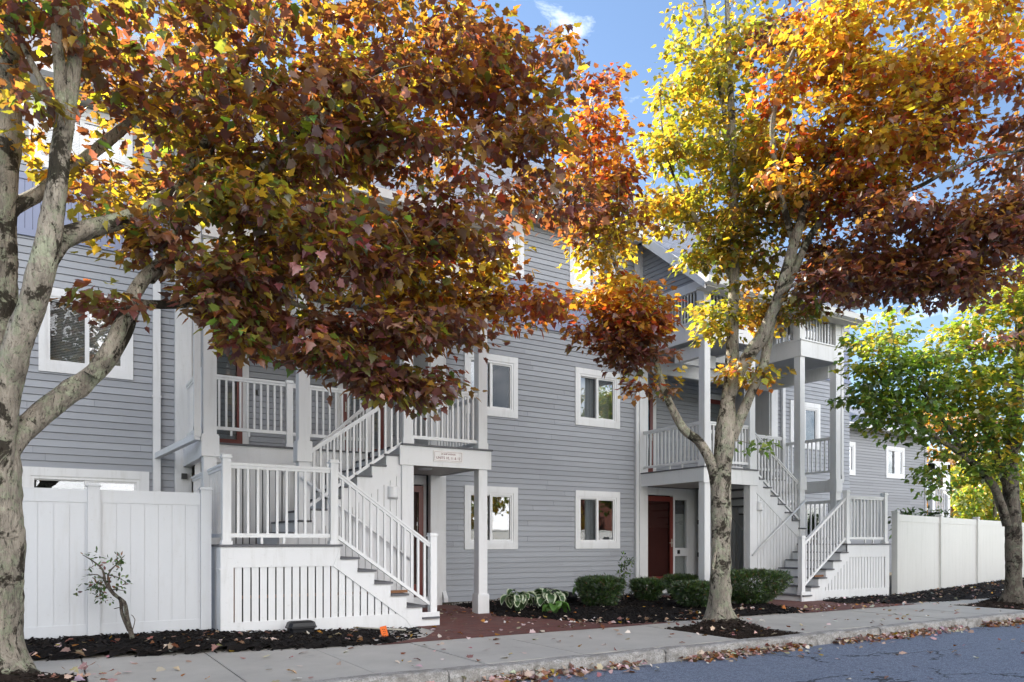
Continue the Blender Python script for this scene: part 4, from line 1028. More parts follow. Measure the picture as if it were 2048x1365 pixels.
blobs1 = [
 (120, 40, 6.4, 190, 110, 1.0, 60, W_mix), (330, 60, 7.6, 200, 140, 1.2, 100, W_mix), (600, 80, 7.8, 220, 150, 1.3, 130, W_mix), (840, 70, 8.2, 190, 140, 1.2, 115, W_top),
 (1000, 110, 8.6, 130, 140, 1.0, 80, W_top), (1060, 220, 8.8, 110, 130, .9, 60, W_top), (800, 210, 8.2, 260, 110, 1.2, 150, W_maroon), (560, 230, 7.6, 220, 110, 1.1, 110, W_mix),
 (300, 230, 7.2, 190, 130, 1.0, 75, W_mix), (430, 340, 7.6, 200, 90, .9, 80, W_olive), (240, 350, 7.8, 150, 60, .8, 26, W_goldin), (80, 300, 7.2, 70, 70, .5, 16, W_goldin),
 (600, 350, 7.8, 170, 80, .9, 60, W_olive), (870, 320, 8.4, 190, 50, .8, 28, W_mix), (1040, 370, 8.8, 140, 100, .9, 70, W_maroon), (760, 410, 8.0, 240, 60, .9, 85, W_maroon),
 (480, 450, 7.4, 150, 80, .8, 75, W_olive), (640, 500, 7.8, 200, 85, .9, 125, W_mix), (860, 480, 8.4, 190, 75, .9, 90, W_maroon), (915, 545, 8.6, 120, 70, .8, 70, W_goldin),
 (1040, 600, 8.8, 90, 50, .5, 36, W_red), (470, 560, 7.4, 110, 75, .6, 60, W_mix), (600, 610, 7.8, 170, 80, .8, 110, W_maroon), (760, 620, 8.2, 160, 80, .8, 100, W_maroon), (920, 640, 8.6, 120, 45, .6, 46, W_dark),
 (500, 660, 7.5, 70, 40, .4, 20, W_mix), (640, 690, 7.9, 90, 40, .4, 28, W_mix), (740, 720, 8.2, 80, 60, .4, 34, W_maroon), (840, 770, 8.5, 90, 45, .4, 36, W_mix), (860, 830, 8.6, 55, 30, .3, 16, W_dark), (790, 770, 8.3, 60, 30, .3, 14, W_maroon),
 (200, 570, 7.0, 55, 24, .3, 8, W_maroon), (250, 590, 7.1, 50, 24, .3, 7, W_maroon), (270, 480, 7.4, 60, 40, .4, 14, W_goldin), (330, 470, 7.3, 60, 60, .4, 20, W_mix), (250, 405, 7.2, 80, 25, .3, 9, W_mix),
 (30, 160, 6.2, 60, 60, .4, 10, W_mix), (70, 480, 7.0, 20, 20, .2, 2, W_olive), (640, 290, 8.4, 150, 50, .8, 30, W_olive), (520, 130, 9.3, 330, 130, .7, 95, W_sunlit), (640, 560, 9.0, 280, 100, .6, 85, W_sunlit), (420, 330, 8.9, 260, 110, .6, 55, W_sunlit), (820, 160, 9.4, 250, 120, .6, 50, W_sunlit), (860, 520, 9.2, 160, 60, .4, 30, W_sunlit),
]
tree('maple_tree', tuple(at(-14, 1366, D1)), 'nearest maple with lichened limbs and maroon leaves hanging over the left porch', stems1, blobs1, 'bark_grey', .096, dens=1.0, void=.43, per=20, spray=.25, flare=.55)
# --- middle maple
D2 = 11.25
stems2 = [
 (S_([(1440, 1262), (1440, 1150), (1442, 1050), (1444, 960), (1448, 895), (1452, 845), (1456, 800), (1460, 760)], D2, D2), [.16, .145, .14, .142, .145, .135, .10, .07]),
 (S_([(1452, 850), (1458, 780), (1465, 700), (1467, 600), (1469, 500), (1468, 350), (1462, 200), (1456, 60), (1450, -90)], D2, D2 + .4), [.11, .105, .088, .08, .07, .058, .048, .038, .03]),
 (S_([(1459, 800), (1477, 745), (1500, 708), (1528, 668), (1558, 590), (1588, 488), (1612, 410), (1650, 310), (1690, 210), (1720, 90), (1740, -60)], D2, D2 - 1.2), [.075, .088, .09, .09, .08, .07, .06, .05, .04, .03, .02]),
 (S_([(1462, 880), (1482, 832), (1506, 778), (1528, 726), (1543, 645), (1556, 608), (1584, 552), (1622, 470), (1680, 400), (1750, 345), (1840, 300)], D2 + .05, D2 - .8), [.085, .076, .070, .066, .064, .06, .054, .048, .04, .028, .015]),
 (S_([(1436, 985), (1424, 930), (1398, 884), (1370, 862), (1346, 822), (1325, 770), (1312, 725), (1290, 650), (1252, 578), (1222, 510), (1196, 440), (1180, 360), (1190, 250)], D2, D2 - .3), [.10, .08, .068, .062, .056, .05, .045, .038, .032, .028, .024, .018, .01]),
 (S_([(1555, 592), (1590, 569), (1666, 562), (1740, 555), (1830, 560), (1930, 560)], D2 - .6, D2 - 1.6), [.034, .030, .026, .022, .016, .01]),
 (S_([(1466, 330), (1440, 180), (1418, 70), (1400, -60)], D2 + .3, D2 + .6), [.035, .03, .026, .02]),
 (S_([(1464, 560), (1420, 480), (1370, 400), (1330, 300), (1320, 180)], D2 + .2, D2 + .7), [.04, .034, .026, .018, .01]),
 (S_([(1640, 340), (1720, 260), (1800, 180), (1900, 110), (1980, 60)], D2 - .9, D2 - 1.6), [.04, .034, .028, .02, .01]),
 (S_([(1588, 488), (1560, 380), (1545, 250), (1580, 120), (1640, 20), (1680, -60)], D2 - .5, D2 - 1.4), [.05, .042, .036, .03, .024, .018]),
 (S_([(1700, 400), (1820, 380), (1900, 340), (1990, 310), (2060, 300)], D2 - .9, D2 - 1.9), [.04, .03, .024, .018, .012]),
 (S_([(1425, 1140), (1432, 1090)], D2 - .13, D2 - .12), [.02, .03]),
]
blobs2 = [
 (1440, 60, 12.0, 110, 110, .9, 90, W_yellow), (1400, 200, 12.0, 100, 110, .9, 105, W_yellow), (1345, 330, 11.8, 85, 90, .8, 50, W_yellow), (1430, 370, 11.8, 120, 100, .9, 120, W_yellow), (1500, 250, 11.9, 90, 130, .8, 80, dict(gold=3, yellow=2, olive=4)),
 (1315, 425, 11.6, 55, 38, .5, 22, W_goldin), (1432, 505, 11.6, 62, 70, .6, 52, W_yellow), (1436, 620, 11.4, 46, 60, .5, 30, W_yellow), (1500, 470, 11.5, 80, 90, .8, 85, dict(olive=4, brown=2, gold=2)), (1520, 600, 11.5, 60, 60, .6, 42, W_goldin), (1600, 600, 10.9, 60, 36, .5, 30, W_olive),
 (1620, 150, 10.3, 120, 120, 1.0, 110, W_orange), (1640, 300, 10.2, 130, 110, 1.0, 120, W_orange), (1740, 60, 10.2, 130, 90, 1.0, 105, dict(yellow=4, gold=4, orange=3)), (1790, 180, 10.1, 130, 110, 1.0, 110, W_orange), (1880, 60, 10.0, 120, 90, .9, 95, dict(gold=5, orange=4, yellow=2)), (1980, 70, 9.9, 100, 80, .8, 70, W_orange),
 (1900, 200, 9.9, 90, 90, .8, 55, W_red), (1780, 300, 10.1, 130, 70, .9, 75, W_orange), (1890, 290, 9.9, 80, 60, .6, 36, W_red), (1720, 385, 10.2, 95, 50, .8, 46, W_red), (1600, 415, 11.4, 70, 60, .5, 34, W_goldin),
 (1665, 510, 11.3, 105, 60, .6, 62, W_dark), (1760, 470, 10.1, 130, 70, .9, 100, W_dark), (1880, 470, 9.9, 120, 70, .9, 95, W_dark), (1980, 480, 9.8, 90, 70, .8, 70, W_dark), (1720, 555, 10.2, 110, 45, .7, 60, W_dark), (1840, 560, 10.0, 110, 36, .7, 52, W_dark), (1950, 560, 9.8, 80, 40, .6, 36, W_dark),
 (1560, 320, 10.8, 70, 90, .7, 45, W_goldin), (1550, 60, 11.2, 60, 80, .6, 26, W_dark),
 (1210, 200, 11.0, 60, 70, .6, 34, W_red), (1210, 310, 11.0, 80, 75, .7, 55, W_red), (1190, 420, 10.9, 85, 60, .7, 48, W_maroon), (1240, 470, 11.0, 45, 40, .5, 11, W_goldin), (1190, 510, 10.9, 40, 24, .4, 8, W_goldin),
 (1235, 590, 10.9, 90, 55, .6, 62, W_orange), (1230, 650, 10.9, 85, 45, .6, 58, W_red), (1270, 690, 10.95, 65, 40, .5, 36, W_dark), (1285, 620, 10.9, 45, 50, .4, 26, W_red), (1270, 770, 11.0, 24, 26, .25, 5, W_red), (1335, 770, 11.2, 14, 30, .2, 3, W_maroon), (1280, 740, 11.0, 20, 20, .2, 3, W_olive),
 (1468, 740, 11.1, 22, 16, .2, 4, W_orange), (1520, 750, 11.2, 22, 30, .2, 6, W_goldin), (1520, 880, 11.2, 16, 16, .15, 2, W_green),
 (2030, 230, 9.6, 60, 140, .6, 46, W_dark), (2030, 430, 9.6, 50, 80, .6, 34, W_dark),
]
tree('maple_tree', tuple(at(1440, 1245, D2)), 'gold and orange street maple in the kerbside pit before the clipped yews', stems2, blobs2, 'bark_grey', .086, dens=1.25, void=.33, per=20, spray=.24, flare=.45)
# --- right maple
D3 = 15.0
stems3 = [
 (S_([(2026, 1218), (2027, 1120), (2027, 1040), (2020, 960), (2024, 880), (2034, 780), (2040, 640), (2040, 480), (2036, 300)], D3, D3), [.160, .145, .142, .138, .12, .10, .08, .06, .03]),
 (S_([(2016, 1050), (2000, 1005), (1985, 970), (1955, 935), (1920, 905), (1880, 880), (1840, 850), (1790, 800), (1750, 740)], D3, D3 - .3), [.10, .085, .075, .065, .055, .045, .036, .026, .012]),
 (S_([(2020, 985), (1998, 930), (1980, 860), (1960, 780), (1940, 700), (1930, 640)], D3, D3 + .4), [.09, .07, .06, .05, .035, .02]),
 (S_([(1940, 925), (1900, 860), (1850, 790), (1800, 720), (1780, 650)], D3 - .1, D3 + .3), [.045, .04, .03, .022, .012]),
 (S_([(2030, 900), (2060, 840), (2100, 780), (2140, 700)], D3, D3 - .6), [.08, .06, .045, .03]),
]
blobs3 = [
 (1770, 660, 15.0, 60, 45, .8, 40, W_lime), (1740, 710, 15.0, 55, 45, .7, 36, W_lime), (1800, 740, 15.0, 90, 60, .9, 85, W_green), (1740, 790, 14.9, 55, 45, .7, 42, W_green), (1800, 830, 14.9, 85, 45, .8, 66, W_green), (1870, 760, 15.0, 70, 70, .9, 62, W_green),
 (1930, 700, 15.2, 70, 80, .9, 75, W_lime), (1990, 640, 15.0, 75, 70, .9, 80, W_lime), (1960, 800, 15.0, 80, 70, .9, 80, W_lime), (2030, 760, 14.8, 70, 90, .9, 85, W_lime), (1930, 870, 14.9, 90, 50, .8, 56, W_green), (2030, 870, 14.8, 60, 50, .7, 46, W_lime), (1880, 950, 14.9, 50, 36, .5, 20, W_green), (1960, 930, 14.9, 40, 30, .5, 14, W_green),
 (2040, 560, 14.6, 60, 60, .8, 40, W_lime), (2020, 660, 14.0, 45, 30, .5, 18, W_dark), (2100, 700, 14.8, 80, 160, .9, 90, W_lime), (2090, 400, 14.6, 90, 150, .9, 80, W_dark), (2030, 330, 14.8, 60, 120, .8, 40, W_dark), (2010, 940, 14.7, 25, 16, .3, 5, W_green),
]
tree('maple_tree', tuple(at(2026, 1205, D3)), 'green and yellow street maple at the right edge in front of the long vinyl fence', stems3, blobs3, 'bark_brown', .10, dens=1.1, void=.3, per=17, spray=.30, flare=.4)

# ------------------------------------------------------------------ background and opposite trees (simple whole trees)
def far_tree(x, y, h, w, label, pal, nleaf, ls, group):
    root = empty('autumn_tree', (x, y, -.3), label, 'tree', group)
    mb = MB(); mb.tube([(x, y, -.4), (x + .1, y, h * .3), (x, y + .1, h * .6), (x, y, h * .85)], [.03 * h, .022 * h, .014 * h, .004 * h], 10); mb.build('trunk', 'bark_brown', root, smooth=True)
    cl = []
    for k in range(26):
        a = rng.uniform(0, 6.28); zz = rng.uniform(.22, 1.0); rr_ = w * math.sin(math.pi * min(1, (zz - .12) * 1.08)) ** .7 * rng.uniform(.35, 1)
        cl.append((x + math.cos(a) * rr_, y + math.sin(a) * rr_, h * zz, w * rng.uniform(.22, .42)))
        mb2 = None
    n = nleaf; ix = rng.integers(0, len(cl), n); c = np.array(cl)[ix]
    q = rng.normal(size=(n, 3)); q /= np.linalg.norm(q, axis=1, keepdims=True); q *= rng.uniform(.4, 1, (n, 1)) ** .5
    pos = c[:, :3] + q * c[:, 3:] * np.array([1, 1, .7]); ax = q + rng.normal(0, .6, (n, 3)); ax[:, 2] -= .3
    r_, t_ = colours(n, pal); tone = np.clip(rng.normal(1, .3, len(cl)), .5, 1.6)[ix][:, None]
    leaf_mesh('crown', pos, ax, q + np.array([0, 0, .6]) + rng.normal(0, .5, (n, 3)), ls * rng.uniform(.6, 1.3, n), np.clip(r_ * tone, .003, .8), t_, MAPLE, root, 'maple_leaf')
    return root
far_tree(63, 30, 7.5, 4.0, 'yellow green tree far beyond the right fence, left of the right maple trunk', W_lime, 5000, .34, 'trees beyond the right fence')
far_tree(70, 38, 13, 5.0, 'orange leaved tree far away, seen above the green maple', dict(orange=3, gold=4, tan=2), 5000, .4, 'trees beyond the right fence')
far_tree(78, 36, 8.5, 5.5, 'golden tree far beyond the right fence, behind the right maple trunk', W_yellow, 5000, .4, 'trees beyond the right fence')
far_tree(90, 30, 10, 6, 'pale yellow tree at the far right end of the street', W_lime, 5000, .45, 'trees beyond the right fence')
for k, (x, y, h, w, pal) in enumerate(((-14, -13, 9, 4.0, W_yellow), (-3, -15, 11, 4.6, W_orange), (9, -13.5, 9, 4.2, W_lime), (23, -17, 9.5, 4.5, W_yellow), (31.5, -17, 9.5, 4.0, W_goldin), (46, -15, 10, 4.5, W_orange))):
    far_tree(x, y, h, w, 'sunlit autumn tree across the street, mirrored in the windows', pal, 3500, .32, 'sunlit trees across the street')
g = MB(); g.box(-2, 34, -13.6, -13.4, -.4, 1.9); g.box(-2.1, 34.1, -13.65, -13.35, 1.9, 2.0)
tag(g.build('garden_wall', 'white_paint'), 'low white wall across the street, mirrored in the ground floor windows', 'wall')
h_ = empty('brick_house', (42, -22, 0), 'red brick house across the street, mirrored in the ground floor windows', 'house')
one('wall', 'brick_paving', h_, (35, 50, -26, -20, -.4, 6)); mm = MB(); mm.prism_x([(-27, 5.9), (-19.4, 5.9), (-23, 9.2)], 34.6, 50.4); mm.build('roof', 'roof_shingle', h_)

# ------------------------------------------------------------------ shrubs
def yew(x, y, w, h, z0, label, d=None, cone=.72):
    d = d or w; root = empty('yew_bush', (x, y, z0), label, 'bush', 'clipped yew bushes in the bed')
    n = int(3600 * (w * h / .5) ** .8) + 1400
    th = rng.uniform(0, 2 * math.pi, n); zz = rng.uniform(-1, 1, n); top = rng.uniform(size=n) < .30
    rad = np.where(top, np.sqrt(rng.uniform(0, 1, n)), rng.uniform(.72, 1.0, n)); zz = np.where(top, 1 - .14 * rad ** 3 + rng.normal(0, .05, n), zz)
    edge = np.clip(1 - np.abs(zz) ** 5 * .22, .5, 1)                       # soft shoulder
    taper = cone + (1 - cone) * np.clip((zz + 1) / 1.5, 0, 1) ** .8        # narrower toward the ground
    ph = rng.uniform(0, 6.28, 4)
    lump = 1 + .07 * np.sin(4 * th + ph[0] + zz * 2) + .05 * np.sin(7 * th + ph[1] - zz * 3) + .04 * np.sin(13 * th + ph[2] + 5 * zz) + rng.normal(0, .045, n)
    lz = .05 * np.sin(5 * th + ph[3]) * rad + .05 * np.sin(9 * rad + 3 * th)
    q = np.stack([np.cos(th) * rad, np.sin(th) * rad, zz], 1)
    pos = np.stack([x + q[:, 0] * w / 2 * taper * lump * edge, y + q[:, 1] * d / 2 * taper * lump * edge, z0 + .05 + (zz + 1 + lz) / 2 * (h - .05)], 1)
    ax = q * np.array([1, 1, .7]) + rng.normal(0, .5, (n, 3)) + np.array([0, 0, .35]); nr = rng.normal(size=(n, 3)) + np.array([0, 0, .5])
    rf, tn = colours(n, dict(dgreen=5, green=2.2, brown=.25)); rf *= .8
    k = 3; pos3 = np.repeat(pos, k, 0) + rng.normal(0, .012, (n * k, 3)); ax3 = np.repeat(ax, k, 0) + rng.normal(0, .5, (n * k, 3))
    leaf_mesh('foliage', pos3, ax3, np.repeat(nr, k, 0), .062 * rng.uniform(.5, 1.4, n * k), np.repeat(rf, k, 0), np.repeat(tn, k, 0), NEEDLE, root, 'shrub_leaf')
    mb = MB()
    for k in range(9):
        a = k * .7; mb.tube([(x, y, z0 - .05), (x + math.cos(a) * w * .14, y + math.sin(a) * d * .14, z0 + h * .3), (x + math.cos(a) * w * .32, y + math.sin(a) * d * .32, z0 + h * .75)], [.02, .014, .006], 6)
    mb.build('stem', 'bark_brown', root, smooth=True)
yew(8.85, 11.15, .86, .50, 0, 'broad clipped yew bush nearest the variegated hostas')
yew(10.35, 11.5, .68, .41, 0, 'small round yew bush standing before the right entry door pilaster', cone=.5)
yew(11.75, 12.0, .78, .44, 0, 'yew bush rearmost in the bed, right before the red entry door', cone=.5)
yew(10.25, 10.1, .84, .42, 0, 'front yew bush just left of the middle maple trunk', cone=.6)
yew(11.62, 9.95, 1.75, .60, 0, 'largest wide yew bush spreading right of the middle maple trunk', d=1.1, cone=.45)
# hostas: arching leaves with cream margins
def hosta_mats():
    for nm, col in (('hosta_green', (.05, .11, .028)), ('hosta_cream', (.55, .60, .42)), ('hosta_plain', (.09, .20, .03))):
        t = NT(nm); n = t.noise(14, 4); c = t.mix(n.outputs[0], tuple(x * .7 for x in col), tuple(min(1, x * 1.25) for x in col))
        d = t.n('ShaderNodeBsdfDiffuse'); t.l(c, d.inputs['Color']); tr = t.n('ShaderNodeBsdfTranslucent'); t.l(c, tr.inputs['Color'])
        mx = t.n('ShaderNodeMixShader'); mx.inputs[0].default_value = .3; t.l(d.outputs[0], mx.inputs[1]); t.l(tr.outputs[0], mx.inputs[2])
        g = t.n('ShaderNodeBsdfGlossy'); g.inputs['Roughness'].default_value = .4; m2 = t.n('ShaderNodeMixShader'); m2.inputs[0].default_value = .06
        t.l(mx.outputs[0], m2.inputs[1]); t.l(g.outputs[0], m2.inputs[2]); t.l(m2.outputs[0], t.out.inputs['Surface']); M[nm] = t.m
hosta_mats()
def hosta(x, y, z0, n, r, h, label, plain=False, seed=1):
    root = empty('hosta_plant', (x, y, z0), label, 'plant', None if plain else 'variegated hostas by the wall')
    rr = random.Random(seed)
    m = MB(); m.smooth = True
    for k in range(n):
        a = 2 * math.pi * k / n * 2.4 + rr.uniform(-.4, .4); reach = r * rr.uniform(.35, 1.0); hh = h * rr.uniform(.55, 1.05) * (1.15 - .4 * reach / r); L = rr.uniform(.17, .27); wd = L * rr.uniform(.32, .42)
        dx, dy = math.cos(a), math.sin(a); p0 = Vector((x + dx * reach * .5, y + dy * reach * .5, z0 + hh)); sx, sy = -dy, dx
        m.cur = 0; m.tube([(x + dx * .03, y + dy * .03, z0 - .02), (x + dx * reach * .3, y + dy * reach * .3, z0 + hh * .6), tuple(p0)], .004, 4, False)
        rows = 9; cols = 6; b = len(m.v); el = rr.uniform(-.1, .5); dr = rr.uniform(1.2, 2.6)
        pos = p0.copy(); ang = el
        for i in range(rows + 1):
            t = i / rows; ww = wd * math.sin(math.pi * min(1, t * .93 + .05)) ** .8 * (1 if t < .95 else .3)
            for j in range(cols + 1):
                s_ = j / cols * 2 - 1; lift = abs(s_) * ww * .5 + .006 * math.sin(t * 14 + j * 2 + k)
                m.v.append((pos.x + sx * s_ * ww, pos.y + sy * s_ * ww, pos.z + lift))
            ang -= dr / rows; pos += Vector((dx * math.cos(ang), dy * math.cos(ang), math.sin(ang))) * L / rows
        for i in range(rows):
            for j in range(cols):
                m.f.append([b + i * (cols + 1) + j, b + i * (cols + 1) + j + 1, b + (i + 1) * (cols + 1) + j + 1, b + (i + 1) * (cols + 1) + j])
                m.mi.append(1 if (j in (0, cols - 1) or i == rows - 1) and not plain else 0)
    m.build('foliage', ['hosta_plain' if plain else 'hosta_green', 'hosta_cream'], root)
hosta(6.95, 11.05, 0, 20, .34, .36, 'smaller variegated hosta beside the left porch post', seed=3)
hosta(7.55, 10.95, 0, 34, .46, .34, 'large variegated hosta clump with cream edged leaves under the left ground floor window', seed=5)
hosta(7.30, 10.45, 0, 9, .26, .20, 'plain green hosta drooping in front of the variegated clump', plain=True, seed=8)
hosta(9.45, 11.7, 0, 12, .34, .32, 'plain green broad leaved plant behind the yews, at the foot of the sapling', plain=True, seed=9)
hosta(9.0, 11.75, 0.05, 9, .30, .55, 'green broad leaves rising behind the broad yew', plain=True, seed=12)
def twig_plant(name, base, stems, leafspots, label, cat, lsize, pal, tmpl=OVAL, lm='shrub_leaf', per=7, spread=.07):
    root = empty(name, base, label, cat); mb = MB()
    for pts, rads in stems: P, Q = spline(pts, rads, .05); mb.tube(P, Q, 7)
    mb.build('stem', 'bark_brown', root, smooth=True)
    C = np.array([tuple(p) for p in leafspots]); n = len(C) * per; c = np.repeat(C, per, 0)
    q = rng.normal(size=(n, 3)); q /= np.linalg.norm(q, axis=1, keepdims=True)
    pos = c + q * spread * rng.uniform(.1, 1, (n, 1)); rf, tn = colours(n, pal)
    leaf_mesh('foliage', pos, q + np.array([0, 0, .1]), np.array([0, 0, 1.]) + rng.normal(0, .5, (n, 3)), lsize * rng.uniform(.6, 1.2, n), rf, tn, tmpl, root, lm)
ds = 8.75
sh = lambda px, py, dd=0: at(px, py, ds + dd)
st_ = [([sh(265, 1278), sh(255, 1240), sh(248, 1205), sh(228, 1190), sh(212, 1168), sh(205, 1140), sh(185, 1122), sh(165, 1110)], [.03, .026, .024, .018, .016, .012, .008, .004]),
       ([sh(258, 1262), sh(244, 1228), sh(240, 1200), sh(222, 1180), sh(216, 1150), sh(232, 1130), sh(248, 1112)], [.022, .02, .018, .014, .01, .007, .004]),
       ([sh(214, 1165), sh(195, 1150), sh(175, 1150)], [.01, .007, .004]), ([sh(216, 1150), sh(235, 1155), sh(252, 1165)], [.008, .006, .003]), ([sh(262, 1270), sh(270, 1240), sh(262, 1230)], [.006, .005, .003]),
       ([sh(222, 1180), sh(236, 1180), sh(248, 1182)], [.008, .006, .003]), ([sh(205, 1190), sh(190, 1194)], [.004, .003]), ([sh(240, 1215), sh(228, 1218)], [.005, .004])]
sp = [sh(185 + rng.normal() * 13, 1158 + rng.normal() * 13, rng.normal() * .08) for _ in range(17)] + [sh(200 + rng.normal() * 9, 1180 + rng.normal() * 9, rng.normal() * .06) for _ in range(9)] + [sh(216 + rng.normal() * 8, 1192 + rng.normal() * 6, 0) for _ in range(5)]
sp += [sh(236 + rng.normal() * 9, 1122 + rng.normal() * 7, 0) for _ in range(10)] + [sh(238 + rng.normal() * 8, 1164 + rng.normal() * 10, 0) for _ in range(9)] + [sh(178, 1116), sh(168, 1110), sh(196, 1107), sh(208, 1130), sh(222, 1128)]
twig_plant('leaning_shrub', tuple(sh(265, 1272)), st_, sp, 'crooked leaning shrub with sparse dark green leaves before the left fence', 'shrub', .058, dict(green=3, dgreen=4, maroon=1, brown=.6), per=5, spread=.05)
dsp = 14.6
sq = lambda px, py, dd=0: at(px, py, dsp + dd)
twig_plant('rose_sapling', tuple(sq(1248, 1200)), [([sq(1248, 1200), sq(1247, 1165), sq(1250, 1140), sq(1250, 1113)], [.008, .007, .005, .003]), ([sq(1247, 1175), sq(1238, 1148), sq(1228, 1140)], [.005, .004, .002]), ([sq(1247, 1170), sq(1225, 1150)], [.004, .002])],
           [sq(1248 + rng.normal() * 6, 1115 + 52 * t + rng.normal() * 3) for t in np.linspace(0, 1, 16)] + [sq(1240 + rng.normal() * 4, 1128), sq(1258, 1132), sq(1260, 1146), sq(1238, 1148), sq(1262, 1120)], 'thin upright sapling with small leaves against the clapboards left of the red entry door', 'plant', .07, dict(dgreen=4, green=3), per=8, spread=.075)
for px, py, d_, lab in ((1810, 1028, 20.3, 'dark leafy shrub showing above the right fence, below the wing windows'), (1868, 1036, 20.8, 'dark leafy shrub showing above the right fence at the corner of the wing')):
    tp = lambda a, b: at(a, b, d_)
    twig_plant('garden_shrub', (tp(px, 1100).x, tp(px, 1100).y, -.1), [([Vector((tp(px, 1100).x, tp(px, 1100).y, -.1)), tp(px, 1090), tp(px - 8, 1020)], [.03, .02, .006]), ([tp(px, 1080), tp(px + 12, 1015)], [.015, .005])],
               [tp(px + rng.normal() * 14, py + 8 + rng.normal() * 10) for _ in range(34)], lab, 'shrub', .14, dict(dgreen=4, green=3), tmpl=LANCE, per=6, spread=.14)

# ------------------------------------------------------------------ small things on the ground
def bait_box():
    p = at(602, 1252, 9.88); x, y = p.x, p.y; z = HL(min(max(x, -5), 4), 9.9, False) - .01
    root = empty('utility_box', (x, y, z), 'black plastic lidded box on the mulch against the stair skirt', 'box')
    w, d, h = .19, .13, .17
    def ring(mb, spec):
        b = len(mb.v)
        for s_, zz in spec:
            for a, c_ in ((-1, -.55), (-.8, -1), (.8, -1), (1, -.55), (1, .55), (.8, 1), (-.8, 1), (-1, .55)): mb.v.append((x + a * w * s_, y + c_ * d * s_, z + zz))
        for i in range(len(spec) - 1):
            for k in range(8): mb.f.append([b + i * 8 + k, b + i * 8 + (k + 1) % 8, b + (i + 1) * 8 + (k + 1) % 8, b + (i + 1) * 8 + k]); mb.mi.append(0)
        mb.f.append([b + (len(spec) - 1) * 8 + k for k in range(8)]); mb.mi.append(0)
    mb = MB(); ring(mb, [(.84, 0), (.86, .06), (.9, .085)]); mb.build('tub', 'black_plastic', root)
    mb = MB(); ring(mb, [(1.0, .085), (1.0, .105), (.96, .11), (.88, .155), (.80, .168), (.78, .165)])
    mb.box(x - .13, x + .13, y - .06, y - .05, z + .165, z + .172); mb.box(x - .13, x + .13, y + .0, y + .01, z + .165, z + .172); mb.build('lid', 'black_plastic', root)
bait_box()
p = at(768, 1270, 9.75)
m = MB(); ex, ey = sA * .96, -cA * .96
z = HL(p.x, max(p.y, 8.7), False)
cc = Vector((p.x, p.y, z + .075)); t_ = .22; w, h = .045, .068
ux = Vector((ex, ey, 0)) * math.cos(t_) + Vector((0, 0, 1)) * math.sin(t_); uz = Vector((-ex * math.sin(t_), -ey * math.sin(t_), math.cos(t_))); nn = ux.cross(uz) * .003
m.add([cc + ux * a * w + uz * b * h + nn * s_ for s_ in (-1, 1) for a, b in ((-1, -1), (1, -1), (1, 1), (-1, 1))], [(3, 2, 1, 0), (4, 5, 6, 7), (0, 1, 5, 4), (1, 2, 6, 5), (2, 3, 7, 6), (3, 0, 4, 7)])
m.tube([cc - uz * .02 + nn * 2, (p.x, p.y, z - .05)], .003, 5)
fl = tag(m.build('marker_flag', 'orange_card', origin=(p.x, p.y, z)), 'small orange marker card stuck in the mulch at the foot of the left stairs', 'marker')
m = MB()
for k, (a, b) in enumerate(((-.2, .4), (.25, .3), (-.1, 0), (.3, -.1), (-.2, -.45), (.15, -.4))):
    c0 = cc + ux * a * w + uz * b * h; q = nn * (1.3 if nn.y < 0 else -1.3)
    m.add([c0 + q + ux * .006 + uz * .004, c0 + q - ux * .006 + uz * .004, c0 + q - ux * .006 - uz * .004, c0 + q + ux * .006 - uz * .004], [(0, 1, 2, 3)])
m.build('print', 'black_plastic', fl)
p0 = at(690, 1252, 10.6); p1 = at(835, 1260, 10.3)
m = MB(); z0 = .02; m.tube([(p0.x, p0.y, HL(p0.x, 9.7, False) + .03), (p1.x, p1.y, -.01)], .012, 8); r_ = tag(m.build('garden_stake', 'pale_pipe', origin=(p0.x, p0.y, 0), smooth=True), 'pale stake with black end lying along the foot of the left stairs', 'stake')
m = MB(); q0 = Vector((p1.x, p1.y, -.008)); dv = (Vector((p0.x, p0.y, .0)) - q0).normalized(); m.tube([q0 + dv * .16, q0 - dv * .02], .015, 8); m.build('end_cap', 'black_plastic', r_)
m = MB(); pc = at(1144, 1196, 15.1); m.tube([(pc.x, pc.y - .05, .10), (pc.x + .06, pc.y + .15, .11), (pc.x + .2, FY - .03, .14)], [.085, .083, .08], 14)
tag(m.build('drain_pipe', 'black_plastic', origin=(pc.x, pc.y, 0), smooth=True), 'black drain pipe end on the mulch by the wall, left of the broad yew', 'pipe')

# ------------------------------------------------------------------ fallen leaves
def litter(name, n, fx, zf, pal, size, flat=.35):
    P = np.array([fx() for _ in range(n)]); zz = np.array([zf(x, y) for x, y in P])
    pos = np.column_stack([P, zz + rng.uniform(.004, .02, n)])
    a = rng.uniform(0, 6.28, n); ax = np.stack([np.cos(a), np.sin(a), rng.normal(0, flat * .5, n)], 1); nr = np.array([0, 0, 1.]) + rng.normal(0, flat, (n, 3))
    rf, tn = colours(n, pal); return tag(leaf_mesh(name, pos, ax, nr, size * rng.uniform(.5, 1.2, n), rf, tn, MAPLE, None, 'litter_leaf'), kind='stuff')
LP = dict(tan=6, pale=7, pink=3, rust=1, orange=.8, brown=1.2, gold=.5)
def gut():
    while True:
        x = random.uniform(1.5, 38)
        if random.random() < .45 + .35 * math.sin(x * 1.9) + .25 * math.sin(x * 4.7 + 1): break
    return x, 6.465 - abs(random.gauss(0, .055 if random.random() < .7 else .15))
litter('fallen_leaves', 4300, gut, lambda x, y: -.195 + .065 * max(0, 1 - (6.46 - y) / .12) * random.random(), dict(tan=6, pale=6, pink=4, rust=1.6, orange=.8, brown=2, gold=.5), .08, .55)
